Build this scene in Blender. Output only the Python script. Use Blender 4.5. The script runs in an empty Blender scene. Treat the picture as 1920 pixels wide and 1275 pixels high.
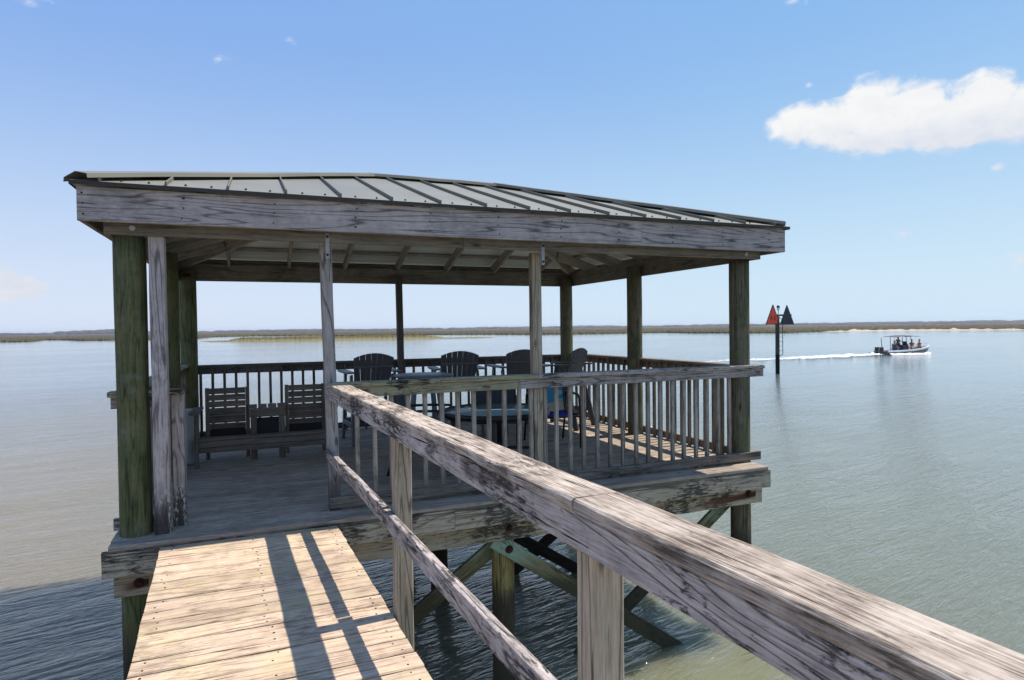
import bpy, bmesh, math, random
from mathutils import Vector, Matrix, noise as mnoise
random.seed(7)
S = bpy.context.scene
COL = S.collection
R = math.radians

# ------------------------------------------------------------------ camera, sky, sun, exposure
WATER_Z = -1.75
cam_d = bpy.data.cameras.new('camera'); cam = bpy.data.objects.new('camera', cam_d); COL.objects.link(cam)
cam_d.sensor_width = 36; cam_d.lens = 1172.13 / 1920 * 36; cam_d.clip_start = .05; cam_d.clip_end = 20000
_yaw, _pit, _rol = .38642, -.01871, .01231
_f = Vector((math.sin(_yaw) * math.cos(_pit), math.cos(_yaw) * math.cos(_pit), math.sin(_pit)))
_r = Vector((math.cos(_yaw), -math.sin(_yaw), 0)); _u = _r.cross(_f)
_r2 = _r * math.cos(_rol) - _u * math.sin(_rol); _u2 = _r * math.sin(_rol) + _u * math.cos(_rol)
CAM = Vector((.8703, -5.3749, 1.5))
cam.matrix_world = Matrix(((_r2.x, _u2.x, -_f.x, CAM.x), (_r2.y, _u2.y, -_f.y, CAM.y), (_r2.z, _u2.z, -_f.z, CAM.z), (0, 0, 0, 1)))
S.camera = cam

SUN_DIR = Vector((.455, .02, 1)).normalized()
SUN_EL = math.asin(SUN_DIR.z); SUN_AZ = math.atan2(SUN_DIR.x, SUN_DIR.y)
sun_d = bpy.data.lights.new('sun', 'SUN'); sun_d.energy = 4.2; sun_d.angle = R(.5); sun_d.color = (1, .93, .83)
sun = bpy.data.objects.new('sun', sun_d); COL.objects.link(sun)
sun.rotation_euler = (-SUN_DIR).to_track_quat('-Z', 'Y').to_euler()
S.view_settings.view_transform = 'Standard'; S.view_settings.look = 'None'
S.view_settings.gamma = 1; S.view_settings.use_curve_mapping = False
S.view_settings.exposure = .45
S.cycles.max_bounces = 8; S.cycles.transparent_max_bounces = 16


class NT:
    """tiny helper for node trees"""
    def __init__(s, tree): s.t = tree; s.n = tree.nodes; s.l = tree.links
    def new(s, typ, **kw):
        nd = s.n.new(typ)
        for k, v in kw.items(): setattr(nd, k, v)
        return nd
    def put(s, sock, v):
        if v is None: return
        if hasattr(v, 'bl_idname') or hasattr(v, 'is_output'): s.l.new(v, sock)
        else: sock.default_value = v
    def math(s, op, a, b=None, c=None, clamp=False):
        nd = s.new('ShaderNodeMath', operation=op, use_clamp=clamp)
        for i, v in enumerate((a, b, c)): s.put(nd.inputs[i], v)
        return nd.outputs[0]
    def noise(s, vec, scale=1, detail=2, rough=.5, dist=0):
        nd = s.new('ShaderNodeTexNoise')
        s.put(nd.inputs['Vector'], vec); nd.inputs['Scale'].default_value = scale; nd.inputs['Detail'].default_value = detail
        nd.inputs['Roughness'].default_value = rough; nd.inputs['Distortion'].default_value = dist
        return nd.outputs['Fac']
    def comb(s, x, y, z):
        nd = s.new('ShaderNodeCombineXYZ')
        for i, v in enumerate((x, y, z)): s.put(nd.inputs[i], v)
        return nd.outputs[0]
    def sep(s, v):
        nd = s.new('ShaderNodeSeparateXYZ'); s.put(nd.inputs[0], v); return nd.outputs
    def ss(s, v, a, b, lo=0., hi=1.):
        nd = s.new('ShaderNodeMapRange', interpolation_type='SMOOTHSTEP'); s.put(nd.inputs[0], v)
        for i, q in enumerate((a, b, lo, hi)): nd.inputs[i + 1].default_value = q
        return nd.outputs[0]
    def mix(s, fac, a, b, mode='MIX'):
        nd = s.new('ShaderNodeMix', data_type='RGBA', blend_type=mode)
        s.put(nd.inputs[0], fac)
        for i, v in ((6, a), (7, b)):
            s.put(nd.inputs[i], (*v, 1) if isinstance(v, tuple) and len(v) == 3 else v)
        return nd.outputs[2]
    def ramp(s, fac, stops):
        nd = s.new('ShaderNodeValToRGB'); cr = nd.color_ramp
        while len(cr.elements) < len(stops): cr.elements.new(.5)
        for e, (p, c) in zip(cr.elements, stops): e.position = p; e.color = (*c, 1)
        s.put(nd.inputs[0], fac); return nd.outputs[0]
    def scalev(s, v, k):
        nd = s.new('ShaderNodeVectorMath', operation='MULTIPLY'); s.put(nd.inputs[0], v); nd.inputs[1].default_value = k
        return nd.outputs[0]


world = bpy.data.worlds.new('World'); S.world = world; world.use_nodes = True
w = NT(world.node_tree); w.n.clear()
sky = w.new('ShaderNodeTexSky', sky_type='NISHITA'); sky.sun_disc = False
sky.sun_elevation = SUN_EL; sky.sun_rotation = SUN_AZ; sky.altitude = 0; sky.air_density = .7; sky.dust_density = 0; sky.ozone_density = 4.0
tc = w.new('ShaderNodeTexCoord')
sx, sy, sz = w.sep(tc.outputs['Generated'])
U = w.math('MULTIPLY', w.math('ARCTAN2', sx, sy), 57.29578)
V = w.math('MULTIPLY', w.math('ARCSINE', sz), 57.29578)
BLOBS = [(46.6, 16.1, 2.4, 1.7), (49.4, 15.8, 3.2, 2.1), (52.2, 16.6, 2.4, 2.5), (55.2, 16.1, 2.4, 2.2), (57.0, 15.0, 3.4, 2.0), (59.2, 15.9, 2.8, 2.0),
         (62.5, 14.6, 4.0, 2.3), (53.0, 14.4, 4.6, 1.4), (58, 13.9, 6, 1.5), (67, 14.8, 4, 2.2),
         (47.6, 19.0, .55, .35), (-16.4, 3.3, 2.1, 1.0), (-17.8, 3.8, 2.0, 1.2), (-11.7, 4.1, .8, .45), (2.9, 23.5, .9, .5), (-2.5, 21.5, .9, .45), (54, 7.0, 1.7, .6),
         (61.8, 4.4, 1.3, .9), (60, 11.0, .8, .3), (-15, 22.8, 1.2, .5), (46.5, 25, 1.2, .5), (28, 31, 7, 1.2), (-40, 14, 9, 2.5), (95, 20, 12, 4), (120, 12, 14, 3), (-80, 24, 12, 3), (170, 18, 16, 4)]
nv = w.comb(U, w.math('MULTIPLY', V, 1.5), 0.)
n1 = w.noise(nv, .50, 8, .60, .35); n2 = w.noise(nv, .16, 4, .5)
field = None
for (a, e, ra, re) in BLOBS:
    dx = w.math('DIVIDE', w.math('SUBTRACT', U, a), ra); dy = w.math('DIVIDE', w.math('SUBTRACT', V, e), re)
    d = w.math('SUBTRACT', 1., w.math('SQRT', w.math('ADD', w.math('MULTIPLY', dx, dx), w.math('MULTIPLY', dy, dy))))
    if ra < 1.8: d = w.math('ADD', w.math('MULTIPLY', d, .30), -.10 if e < 10 else -.08)
    elif e < 5: d = w.math('ADD', d, .12)
    field = d if field is None else w.math('SMOOTH_MAX', field, d, .25)
fld = w.math('ADD', field, w.math('MULTIPLY', w.math('SUBTRACT', n1, .5), 1.15))
cm = w.ss(fld, -.05, .42)
shade = w.math('ADD', w.math('MULTIPLY', w.ss(V, 12.6, 16.6), .75), w.math('MULTIPLY', w.math('SUBTRACT', n1, .35), 1.1), clamp=True)
ccol = w.mix(shade, (.72, .76, .85), (1.0, .985, .965))
SKY_K = .12
sr, sg, sb_ = w.sep(w.scalev(sky.outputs[0], (.1, .1, .1)))      # camera-like response of the clear sky: bright horizon held back
skc = w.comb(w.math('MULTIPLY', w.math('POWER', sr, .62), .80 / SKY_K), w.math('MULTIPLY', w.math('POWER', sg, .42), .70 / SKY_K), w.math('MULTIPLY', w.math('POWER', sb_, .12), .70 / SKY_K))
skc = w.mix(w.math('MULTIPLY', w.math('POWER', w.math('DIVIDE', w.math('SUBTRACT', 24.5, V), 24., clamp=True), 1.7), .95), skc, (.49 / SKY_K, .588 / SKY_K, .70 / SKY_K))
skc = w.mix(w.ss(U, -12., 50.), w.scalev(skc, (1.03, .985, 1.0)), w.scalev(skc, (.945, 1.005, .995)))
csc = w.scalev(ccol, (.72 / SKY_K,) * 3)
skyc = w.mix(w.math('MULTIPLY', cm, .93), skc, csc)
bg = w.new('ShaderNodeBackground'); bg.inputs[1].default_value = SKY_K; w.l.new(skyc, bg.inputs[0])
wo = w.new('ShaderNodeOutputWorld'); w.l.new(bg.outputs[0], wo.inputs[0])


# ------------------------------------------------------------------ object bookkeeping
def tag(o, label=None, cat=None, group=None, kind=None):
    if label: o['label'] = label
    if cat: o['category'] = cat
    if group: o['group'] = group
    if kind: o['kind'] = kind
    return o


def thing(name, label, cat, loc=(0, 0, 0), rotz=0, group=None):
    o = bpy.data.objects.new(name, None); COL.objects.link(o); o.empty_display_size = .1
    o.location = loc; o.rotation_euler = (0, 0, rotz)
    return tag(o, label, cat, group)


def base_matrix(o):
    b = Matrix.LocRotScale(o.location, o.rotation_euler, None)
    return b if o.parent is None else base_matrix(o.parent) @ o.matrix_parent_inverse @ b


class MB:
    """collects shapes that become ONE mesh"""
    def __init__(s): s.v = []; s.f = []; s.uv = []; s.rnd = []; s.sm = []; s.mi = []
    def face(s, idx, uvs=None, rnd=0., smooth=False, mi=0):
        s.f.append(tuple(idx)); s.uv.append(uvs or [(0, 0)] * len(idx)); s.rnd.append(rnd); s.sm.append(smooth); s.mi.append(mi)
    def sweep(s, rings, peri, lens, off, rnd, smooth, mi=0, caps=True, closed=True):
        """rings: list of lists of points; peri: cumulative perimeter (n+1); lens: length at each ring"""
        n = len(rings[0]); b = len(s.v)
        for r in rings: s.v += [tuple(p) for p in r]
        m = n if closed else n - 1
        for i in range(len(rings) - 1):
            for j in range(m):
                k = (j + 1) % n
                s.face((b + i * n + j, b + i * n + k, b + (i + 1) * n + k, b + (i + 1) * n + j),
                       [(lens[i] + off[0], peri[j] + off[1]), (lens[i] + off[0], peri[j + 1] + off[1]),
                        (lens[i + 1] + off[0], peri[j + 1] + off[1]), (lens[i + 1] + off[0], peri[j] + off[1])], rnd, smooth, mi)
        if caps:
            for ri, rev in ((0, True), (len(rings) - 1, False)):
                idx = [b + ri * n + j for j in range(n)]
                uv = [(off[0] + lens[ri] + .05 * math.cos(6.28 * j / n), off[1] + .04 * math.sin(6.28 * j / n)) for j in range(n)]
                if rev: idx.reverse(); uv.reverse()
                s.face(idx, uv, rnd, False, mi)
    def board(s, p0, p1, w_, h, up=(0, 0, 1), seg=1, jit=0., c=.003, mi=0, rnd=None, ejit=0., bow=0., skew=0.):
        """a sawn board from p0 to p1 (centre line); w_ = width across, h = size along up"""
        p0 = Vector(p0); p1 = Vector(p1); d = (p1 - p0); L = d.length; d.normalize()
        B = Vector(up); B = (B - d * B.dot(d)).normalized(); A = d.cross(B)
        hw, hh = w_ / 2, h / 2; c = min(c, hw * .45, hh * .45)
        prof = [(-hw + c, -hh), (hw - c, -hh), (hw, -hh + c), (hw, hh - c), (hw - c, hh), (-hw + c, hh), (-hw, hh - c), (-hw, -hh + c)]
        peri = [0]
        for i in range(8):
            a, b = prof[i], prof[(i + 1) % 8]; peri.append(peri[-1] + math.hypot(a[0] - b[0], a[1] - b[1]))
        off = (random.uniform(0, 300), random.uniform(0, 300))
        rn = random.random() if rnd is None else rnd
        rings = []; lens = []
        ph = random.uniform(0, 100)
        for i in range(seg + 1):
            t = i / seg; q = p0 + d * (L * t)
            if jit:
                q = q + A * (mnoise.noise((t * L * 2.1, ph, 1.3)) * jit) + B * (mnoise.noise((t * L * 1.7, ph, 9.1)) * jit * .7)
            if bow: q = q + B * (-bow * 4 * t * (1 - t))
            ring = []
            for k, (a, b) in enumerate(prof):
                ja = jb = el = 0
                if jit:
                    ja = mnoise.noise((t * L * 9, ph + k * 7, 3)) * jit * .7; jb = mnoise.noise((t * L * 9, ph + k * 7, 8)) * jit * .7
                if ejit and i in (0, seg): el = random.uniform(-1, 1) * ejit
                el += skew * a
                ring.append(q + A * (a + ja) + B * (b + jb) + d * el)
            rings.append(ring); lens.append(L * t)
        s.sweep(rings, peri, lens, off, rn, False, mi)
        return s
    def pole(s, p0, p1, r0, r1=None, n=20, seg=6, jit=0., mi=0, rnd=None, smooth=True):
        p0 = Vector(p0); p1 = Vector(p1); r1 = r0 if r1 is None else r1; d = p1 - p0; L = d.length; d.normalize()
        A = d.orthogonal().normalized(); B = d.cross(A)
        off = (random.uniform(0, 300), random.uniform(0, 300)); rn = random.random() if rnd is None else rnd
        ph = random.uniform(0, 50); rings = []; lens = []
        for i in range(seg + 1):
            t = i / seg; rr = r0 + (r1 - r0) * t; q = p0 + d * L * t; ring = []
            for k in range(n):
                a = 2 * math.pi * k / n
                j = 1 + jit * mnoise.noise((math.cos(a) * 1.2 + ph, math.sin(a) * 1.2, t * L * .9))
                ring.append(q + (A * math.cos(a) + B * math.sin(a)) * rr * j)
            rings.append(ring); lens.append(L * t)
        peri = [2 * math.pi * r0 * k / n for k in range(n + 1)]
        s.sweep(rings, peri, lens, off, rn, smooth, mi)
        return s
    def tube(s, pts, r, n=8, mi=0, closed=False):
        pts = [Vector(p) for p in pts]; m = len(pts); rings = []; lens = [0]
        A = None
        for i, p in enumerate(pts):
            if closed: d = pts[(i + 1) % m] - pts[i - 1]
            else: d = pts[min(i + 1, m - 1)] - pts[max(i - 1, 0)]
            d.normalize()
            A = (d.orthogonal() if A is None else A - d * A.dot(d)).normalized(); B = d.cross(A)
            rings.append([p + (A * math.cos(6.28318 * k / n) + B * math.sin(6.28318 * k / n)) * r for k in range(n)])
            if i: lens.append(lens[-1] + (p - pts[i - 1]).length)
        if closed: rings.append(rings[0]); lens.append(lens[-1] + .1)
        s.sweep(rings, [6.28 * r * k / n for k in range(n + 1)], lens, (random.uniform(0, 9), 0), random.random(), True, mi, caps=not closed)
        return s
    def lathe(s, prof, c=(0, 0, 0), n=24, mi=0, smooth=True, rib=0., nr=24):
        """prof: list of (r, z)"""
        rings = []; lens = [0]
        for i, (r, z) in enumerate(prof):
            rings.append([Vector((c[0] + math.cos(6.28318 * k / n) * r * (1 + rib * math.cos(nr * 6.28318 * k / n)), c[1] + math.sin(6.28318 * k / n) * r * (1 + rib * math.cos(nr * 6.28318 * k / n)), c[2] + z)) for k in range(n)])
            if i: lens.append(lens[-1] + math.hypot(r - prof[i - 1][0], z - prof[i - 1][1]))
        s.sweep(rings, [6.28 * .1 * k / n for k in range(n + 1)], lens, (0, 0), random.random(), smooth, mi)
        return s
    def prism(s, poly, h, origin=(0, 0, 0), X=(1, 0, 0), Y=(0, 1, 0), mi=0, rnd=None):
        """flat polygon (2-D points) extruded by h along X x Y, centred"""
        X = Vector(X).normalized(); Y = Vector(Y).normalized(); N = X.cross(Y); o = Vector(origin); n = len(poly)
        off = (random.uniform(0, 300), random.uniform(0, 300)); rn = random.random() if rnd is None else rnd; b = len(s.v)
        for sg in (-.5, .5):
            for (x, y) in poly: s.v.append(tuple(o + X * x + Y * y + N * h * sg))
        uv = [(off[0] + y, off[1] + x) for x, y in poly]
        s.face([b + n + i for i in range(n)], uv, rn, False, mi)
        s.face([b + i for i in reversed(range(n))], uv[::-1], rn, False, mi)
        for i in range(n):
            k = (i + 1) % n
            s.face((b + i, b + k, b + n + k, b + n + i), [uv[i], uv[k], (uv[k][0], uv[k][1] + h), (uv[i][0], uv[i][1] + h)], rn, False, mi)
        return s
    def build(s, name, mats, parent=None, local=False):
        """world-space shapes unless local; linked as one object, parented without moving"""
        me = bpy.data.meshes.new(name); me.from_pydata([tuple(v) for v in s.v], [], s.f)
        uvl = me.uv_layers.new(name='UVMap'); i = 0
        flat = [c for f in s.uv for uv in f for c in uv]
        uvl.data.foreach_set('uv', flat)
        at = me.attributes.new('rnd', 'FLOAT', 'FACE'); at.data.foreach_set('value', s.rnd)
        me.polygons.foreach_set('use_smooth', s.sm); me.polygons.foreach_set('material_index', s.mi)
        for m in (mats if isinstance(mats, (list, tuple)) else [mats]): me.materials.append(m)
        me.update()
        o = bpy.data.objects.new(name, me); COL.objects.link(o)
        if parent is not None:
            o.parent = parent
            if not local: o.matrix_parent_inverse = base_matrix(parent).inverted()
        return o


def copy_tree(o, parent=None):
    c = o.copy(); COL.objects.link(c)
    if parent is not None: c.parent = parent; c.matrix_parent_inverse = o.matrix_parent_inverse.copy()
    for ch in list(o.children): copy_tree(ch, c)
    return c


# ------------------------------------------------------------------ materials
def principled(name):
    m = bpy.data.materials.new(name); m.use_nodes = True; t = NT(m.node_tree)
    b = t.n['Principled BSDF']; return m, t, b


def plain(name, col, rough=.5, metal=0., spec=.5, var=.08, bump=0., scale=8, trans=0.):
    m, t, b = principled(name)
    g = t.new('ShaderNodeNewGeometry'); tcn = t.new('ShaderNodeTexCoord')
    n = t.noise(tcn.outputs['Object'], scale, 4, .6)
    c = t.mix(n, tuple(x * (1 - var * 1.6) for x in col), tuple(min(1, x * (1 + var * 1.6)) for x in col))
    t.l.new(c, b.inputs['Base Color'])
    t.put(b.inputs['Roughness'], t.math('ADD', rough - .08, t.math('MULTIPLY', n, .16), clamp=True)); b.inputs['Metallic'].default_value = metal
    b.inputs['Specular IOR Level'].default_value = spec
    if trans: b.inputs['Transmission Weight'].default_value = trans
    if bump:
        bp = t.new('ShaderNodeBump'); bp.inputs['Strength'].default_value = bump; bp.inputs['Distance'].default_value = .01
        t.l.new(t.noise(tcn.outputs['Object'], scale * 4, 5, .6), bp.inputs['Height']); t.l.new(bp.outputs[0], b.inputs['Normal'])
    return m


def wood(name, dark, mid, light, ring=.5, rfreq=7., crack=.6, mould=.3, mcol=(.02, .02, .018), moss=None, fiber=.5, bump=.5, blotch=.5, low=None, high=None, patch=None, flake=None, warm=(1.12, 1., .84), streak=1.15, tint=.3, rough=.85):
    """weathered sawn timber: grain runs along u of the board's own UVs"""
    wm = warm; dark, mid, light = [tuple(x * k for x, k in zip(c, wm)) for c in (dark, mid, light)]
    m, t, b = principled(name)
    uv = t.new('ShaderNodeUVMap'); uv.uv_map = 'UVMap'; u, v, _ = t.sep(uv.outputs[0])
    at = t.new('ShaderNodeAttribute'); at.attribute_name = 'rnd'; rnd = at.outputs['Fac']
    geo = t.new('ShaderNodeNewGeometry'); P = geo.outputs['Position']
    r9 = t.math('MULTIPLY', rnd, 37.)
    nG = t.noise(t.comb(t.math('MULTIPLY', u, .30), t.math('MULTIPLY', v, 4.2), r9), 1, 2.5, .5, .25)
    rg = t.ss(t.math('ABSOLUTE', t.math('SINE', t.math('MULTIPLY', nG, rfreq * 5.2))), .0, .50)      # 0 on a latewood line
    nF = t.noise(t.comb(t.math('MULTIPLY', u, 9.), t.math('MULTIPLY', v, 190.), r9), 1, 3, .65, .15)
    nS = t.noise(t.comb(t.math('MULTIPLY', u, 2.4), t.math('MULTIPLY', v, 38.), r9), 1, 4, .64, .25)
    nC = t.noise(t.comb(t.math('MULTIPLY', u, 2.0), t.math('MULTIPLY', v, 64.), t.math('ADD', r9, 11.)), 1, 3, .58, .2)
    cr = t.ss(nC, .63, .70)
    nL = t.noise(P, 2.3, 5, .62); nB = t.noise(P, 11., 5, .68)
    def dev(x, k): return t.math('MULTIPLY', t.math('SUBTRACT', x, .5), k)
    val = t.math('ADD', dev(nF, 1.5 * fiber), dev(nS, streak)); val = t.math('ADD', val, dev(nL, 1.1 * blotch)); val = t.math('ADD', val, dev(nB, .9 * blotch))
    val = t.math('ADD', val, t.math('MULTIPLY', t.math('SUBTRACT', rg, .78), .62 * ring))
    col = t.ramp(t.math('ADD', val, .52), [(.10, dark), (.50, mid), (.88, light)])
    hv = t.new('ShaderNodeHueSaturation'); t.put(hv.inputs['Value'], t.math('ADD', 1 - tint * .5, t.math('MULTIPLY', rnd, tint))); t.l.new(col, hv.inputs['Color']); col = hv.outputs[0]
    z = t.sep(P)[2]
    if patch:   # lighter bare spots
        pc, amt, sc = patch
        col = t.mix(t.math('MULTIPLY', t.ss(t.noise(P, sc, 6, .7), .52, .66), amt), col, pc)
    if moss:    # (colour, amount)
        mc, amt = moss
        col = t.mix(t.math('MULTIPLY', t.ss(t.math('ADD', nL, t.math('MULTIPLY', t.math('SUBTRACT', nS, .5), .5)), .47, .66), amt), col, mc)
    if low:     # (z0, z1, colour): stain below a level, ragged edge
        z0, z1, lc, la = low
        zz = t.math('ADD', z, t.math('MULTIPLY', t.math('SUBTRACT', t.noise(t.comb(t.math('MULTIPLY', u, 2.), t.math('MULTIPLY', v, 40.), r9), 1, 4, .6), .5), .35))
        col = t.mix(t.math('MULTIPLY', t.ss(zz, z0, z1, 1., 0.), la), col, lc)
    if flake:   # flaking pale crust below a level
        z0, z1, fc = flake
        fl = t.noise(t.comb(t.math('MULTIPLY', u, 22.), t.math('MULTIPLY', v, 60.), r9), 1, 5, .7, .4)
        fl = t.math('MULTIPLY', t.ss(fl, .50, .545), t.ss(z, z1 - .12, z1, 1., 0.))
        col = t.mix(t.math('MULTIPLY', fl, t.ss(t.noise(t.comb(u, t.math('MULTIPLY', v, 8.), r9), 1, 2), .36, .45)), col, fc)
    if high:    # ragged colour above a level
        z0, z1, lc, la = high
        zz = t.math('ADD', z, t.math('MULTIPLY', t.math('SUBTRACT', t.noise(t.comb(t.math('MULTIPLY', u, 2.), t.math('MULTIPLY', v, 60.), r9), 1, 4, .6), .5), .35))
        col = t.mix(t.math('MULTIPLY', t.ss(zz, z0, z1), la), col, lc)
    if mould:
        mk = t.noise(t.comb(t.math('MULTIPLY', u, 13.), t.math('MULTIPLY', v, 60.), r9), 1, 6, .74, .4)
        mk = t.math('ADD', mk, t.math('MULTIPLY', t.math('SUBTRACT', t.noise(P, 2.1, 4, .6), .545), 1.0))
        mk = t.ss(t.math('ADD', mk, t.math('MULTIPLY', t.math('SUBTRACT', rnd, .5), .10)), .50, .62)
        col = t.mix(t.math('MULTIPLY', mk, mould), col, mcol)
    col = t.mix(t.math('MULTIPLY', cr, crack), col, tuple(x * .22 for x in dark))
    # nail heads and knots
    kn = t.new('ShaderNodeTexVoronoi'); kn.feature = 'F1'; t.put(kn.inputs['Vector'], t.comb(t.math('MULTIPLY', u, 1.5), t.math('MULTIPLY', v, 4.5), r9)); kn.inputs['Scale'].default_value = 1; kn.inputs['Randomness'].default_value = 1
    col = t.mix(t.math('MULTIPLY', t.ss(kn.outputs['Distance'], .035, .085, 1., 0.), .75), col, tuple(x * .45 for x in dark))
    t.l.new(col, b.inputs['Base Color'])
    b.inputs['Roughness'].default_value = rough; b.inputs['Specular IOR Level'].default_value = .18
    h = t.math('ADD', t.math('MULTIPLY', nF, .55), t.math('MULTIPLY', rg, .25 * ring)); h = t.math('ADD', h, t.math('MULTIPLY', nS, .5)); h = t.math('SUBTRACT', h, t.math('MULTIPLY', cr, 1.6))
    bp = t.new('ShaderNodeBump'); bp.inputs['Strength'].default_value = bump; bp.inputs['Distance'].default_value = .004
    t.l.new(h, bp.inputs['Height']); t.l.new(bp.outputs[0], b.inputs['Normal'])
    return m


GREY = ((.085, .078, .082), (.20, .185, .195), (.33, .31, .33))
M = {}
M['grey'] = wood('weathered_grey_wood', *GREY, mould=.55, ring=.8)
M['fascia'] = wood('fascia_wood', (.13, .12, .126), (.32, .30, .315), (.48, .455, .475), ring=.85, rfreq=10, mould=.25, crack=.5, fiber=.5, blotch=.7, streak=.6, warm=(1.1, 1., .88))
M['beam'] = wood('beam_wood', (.09, .087, .083), (.20, .195, .187), (.30, .29, .28), ring=.4, mould=.2)
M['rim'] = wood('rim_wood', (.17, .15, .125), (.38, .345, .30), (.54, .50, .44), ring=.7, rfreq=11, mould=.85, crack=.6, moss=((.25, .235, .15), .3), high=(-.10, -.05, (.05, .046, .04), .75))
M['deck'] = wood('deck_wood', (.16, .138, .118), (.32, .285, .25), (.47, .425, .38), ring=.4, mould=.35, mcol=(.06, .055, .05), tint=.35, crack=.85, warm=(1.1, 1., .88))
M['walk'] = wood('sunbleached_plank_wood', (.22, .16, .125), (.46, .38, .32), (.63, .56, .49), ring=.45, rfreq=9, crack=1., mould=.4, mcol=(.12, .09, .07), blotch=.75, fiber=.6, tint=.36, streak=.65, moss=((.51, .40, .19), .45))
M['cap'] = wood('rail_cap_wood', (.11, .09, .078), (.36, .32, .29), (.56, .52, .485), ring=.25, rfreq=12, crack=1., mould=1., mcol=(.12, .095, .078), blotch=1.1, fiber=1.2, bump=1.2, streak=.8, warm=(1.1, 1., .88))
M['rail'] = wood('rail_wood', (.10, .094, .098), (.30, .285, .295), (.48, .46, .475), ring=.85, rfreq=12, mould=.9, mcol=(.03, .028, .028), crack=1., bump=.9, blotch=.9, fiber=.9, streak=.7, warm=(1.1, 1., .88))
M['botrail'] = wood('mouldy_rail_wood', (.06, .058, .055), (.15, .142, .135), (.26, .25, .24), ring=.5, mould=.9, crack=.7)
M['nail'] = plain('blackened_nail', (.02, .016, .014), .8)
M['mossrail'] = wood('lichen_rail_wood', (.12, .12, .09), (.27, .27, .21), (.40, .40, .31), ring=.5, mould=.95, crack=.6, moss=((.30, .31, .19), .75))
M['post'] = wood('post_wood', (.14, .134, .136), (.34, .325, .33), (.48, .46, .465), ring=.9, rfreq=9, crack=.9, mould=.3, low=(.10, .62, (.045, .04, .036), .85), warm=(1.07, 1., .91))
M['oldpost'] = wood('peeling_post_wood', (.16, .147, .15), (.35, .325, .335), (.49, .465, .475), ring=.9, rfreq=9, crack=.8, mould=.35, low=(.10, .46, (.045, .038, .034), .9), flake=(.05, .40, (.46, .44, .40)), warm=(1.07, 1., .91))
M['walkpost'] = wood('walkway_post_wood', (.17, .15, .12), (.36, .325, .275), (.52, .475, .42), ring=1.0, rfreq=10, crack=.7, mould=.25, fiber=.6)
M['pile'] = wood('green_treated_pile', (.04, .055, .03), (.095, .12, .06), (.18, .19, .11), ring=.5, rfreq=7, mould=.35, crack=.7, moss=((.15, .135, .06), .6), patch=((.21, .22, .18), .5, 3.), low=(-1.0, -.45, (.05, .042, .026), 1.), tint=.2, fiber=.7)
M['pile_grey'] = wood('weathered_pile', (.055, .058, .04), (.13, .13, .10), (.22, .215, .17), ring=.5, rfreq=7, mould=.4, crack=.7, moss=((.10, .12, .05), .7), low=(-1.0, -.55, (.03, .025, .015), 1.), tint=.2, fiber=.7)
M['brace'] = wood('green_brace_wood', (.07, .075, .045), (.17, .18, .11), (.28, .29, .20), ring=.6, mould=.6, low=(-1.0, -.62, (.05, .044, .026), .95), high=(-.70, -.50, (.30, .41, .30), .8), moss=((.16, .15, .06), .6))
M['midpile'] = wood('algae_pile', (.09, .08, .035), (.21, .19, .085), (.36, .33, .16), ring=.3, mould=.6, low=(-1.0, -.78, (.05, .042, .03), .95), high=(-.60, -.48, (.30, .42, .31), .85), fiber=.9, crack=.8)
M['dark_brace'] = wood('dark_brace_wood', (.006, .006, .006), (.014, .013, .012), (.03, .028, .026), mould=.2)  # near-black wood for the middle-row braces
M['rafter'] = wood('rafter_wood', (.17, .16, .145), (.31, .295, .275), (.45, .43, .405), ring=.5, mould=.05, crack=.2, warm=(1.05, 1., .93))
M['rail_dark'] = wood('shaded_rail_wood', (.05, .05, .055), (.12, .118, .125), (.20, .195, .205), ring=.5, mould=.3)  # rail wood with the back rail's shade put into its colour
M['side_rail'] = wood('side_rail_wood', (.075, .066, .06), (.18, .16, .148), (.30, .27, .25), ring=.6, mould=.4)
M['baluster'] = wood('baluster_wood', (.13, .12, .115), (.29, .275, .265), (.42, .40, .385), ring=.5, mould=.4, low=(.02, .40, (.07, .064, .05), .6))
M['bench'] = wood('bench_wood', (.085, .077, .072), (.155, .142, .135), (.23, .212, .205), ring=.4, mould=.1, crack=.3)
M['bench_shade'] = plain('shaded_seat_slat', (.02, .019, .02), .8)  # near-black colour stands in for the deep shade inside the bench
M['metal_roof'] = plain('standing_seam_sheet', (.225, .215, .168), .45, 0., .35, .16, 0, 1.1)
M['seam'] = plain('shaded_seam_metal', (.17, .16, .125), .6, 0., .2, .1)  # roof metal darkened to paint in the shaded sides of the seams
M['cap_shade'] = plain('cap_shade_strip', (.012, .011, .010), .9)  # black colour stands in for the shade under the roof caps
M['metal_under'] = plain('sheet_underside', (.72, .745, .74), .5, 0., .3, .04, 0, 2.2)
M['metal_edge'] = plain('roof_trim_dark', (.06, .05, .042), .5, .0, .2)  # dark edge colour includes the shadow line under the roof sheet
M['rust'] = plain('rusty_iron', (.055, .022, .013), .85, .2, .3, .45, .6, 40)
M['zinc'] = plain('zinc_strap', (.36, .36, .37), .55, .4)
M['slate'] = plain('slate_plastic', (.095, .092, .10), .45, 0, .4, .1, .1, 14)
M['bluegrey'] = plain('blue_grey_plastic', (.13, .17, .20), .45, 0, .4, .1)
M['black'] = plain('black_metal', (.012, .012, .013), .4, 0, .5)
M['glass'] = plain('frosted_table_glass', (.30, .42, .42), .08, 0, .6, .04)
M['bin'] = plain('pale_plastic', (.52, .53, .55), .5, 0, .4, .05)
M['white'] = plain('gelcoat_white', (.80, .80, .79), .25, 0, .5, .03)
M['hull_dark'] = plain('hull_dark_paint', (.085, .085, .072), .3)
M['navy'] = plain('navy_canvas', (.06, .065, .09), .7)
M['redcanvas'] = plain('maroon_canvas', (.15, .085, .10), .8)
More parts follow.
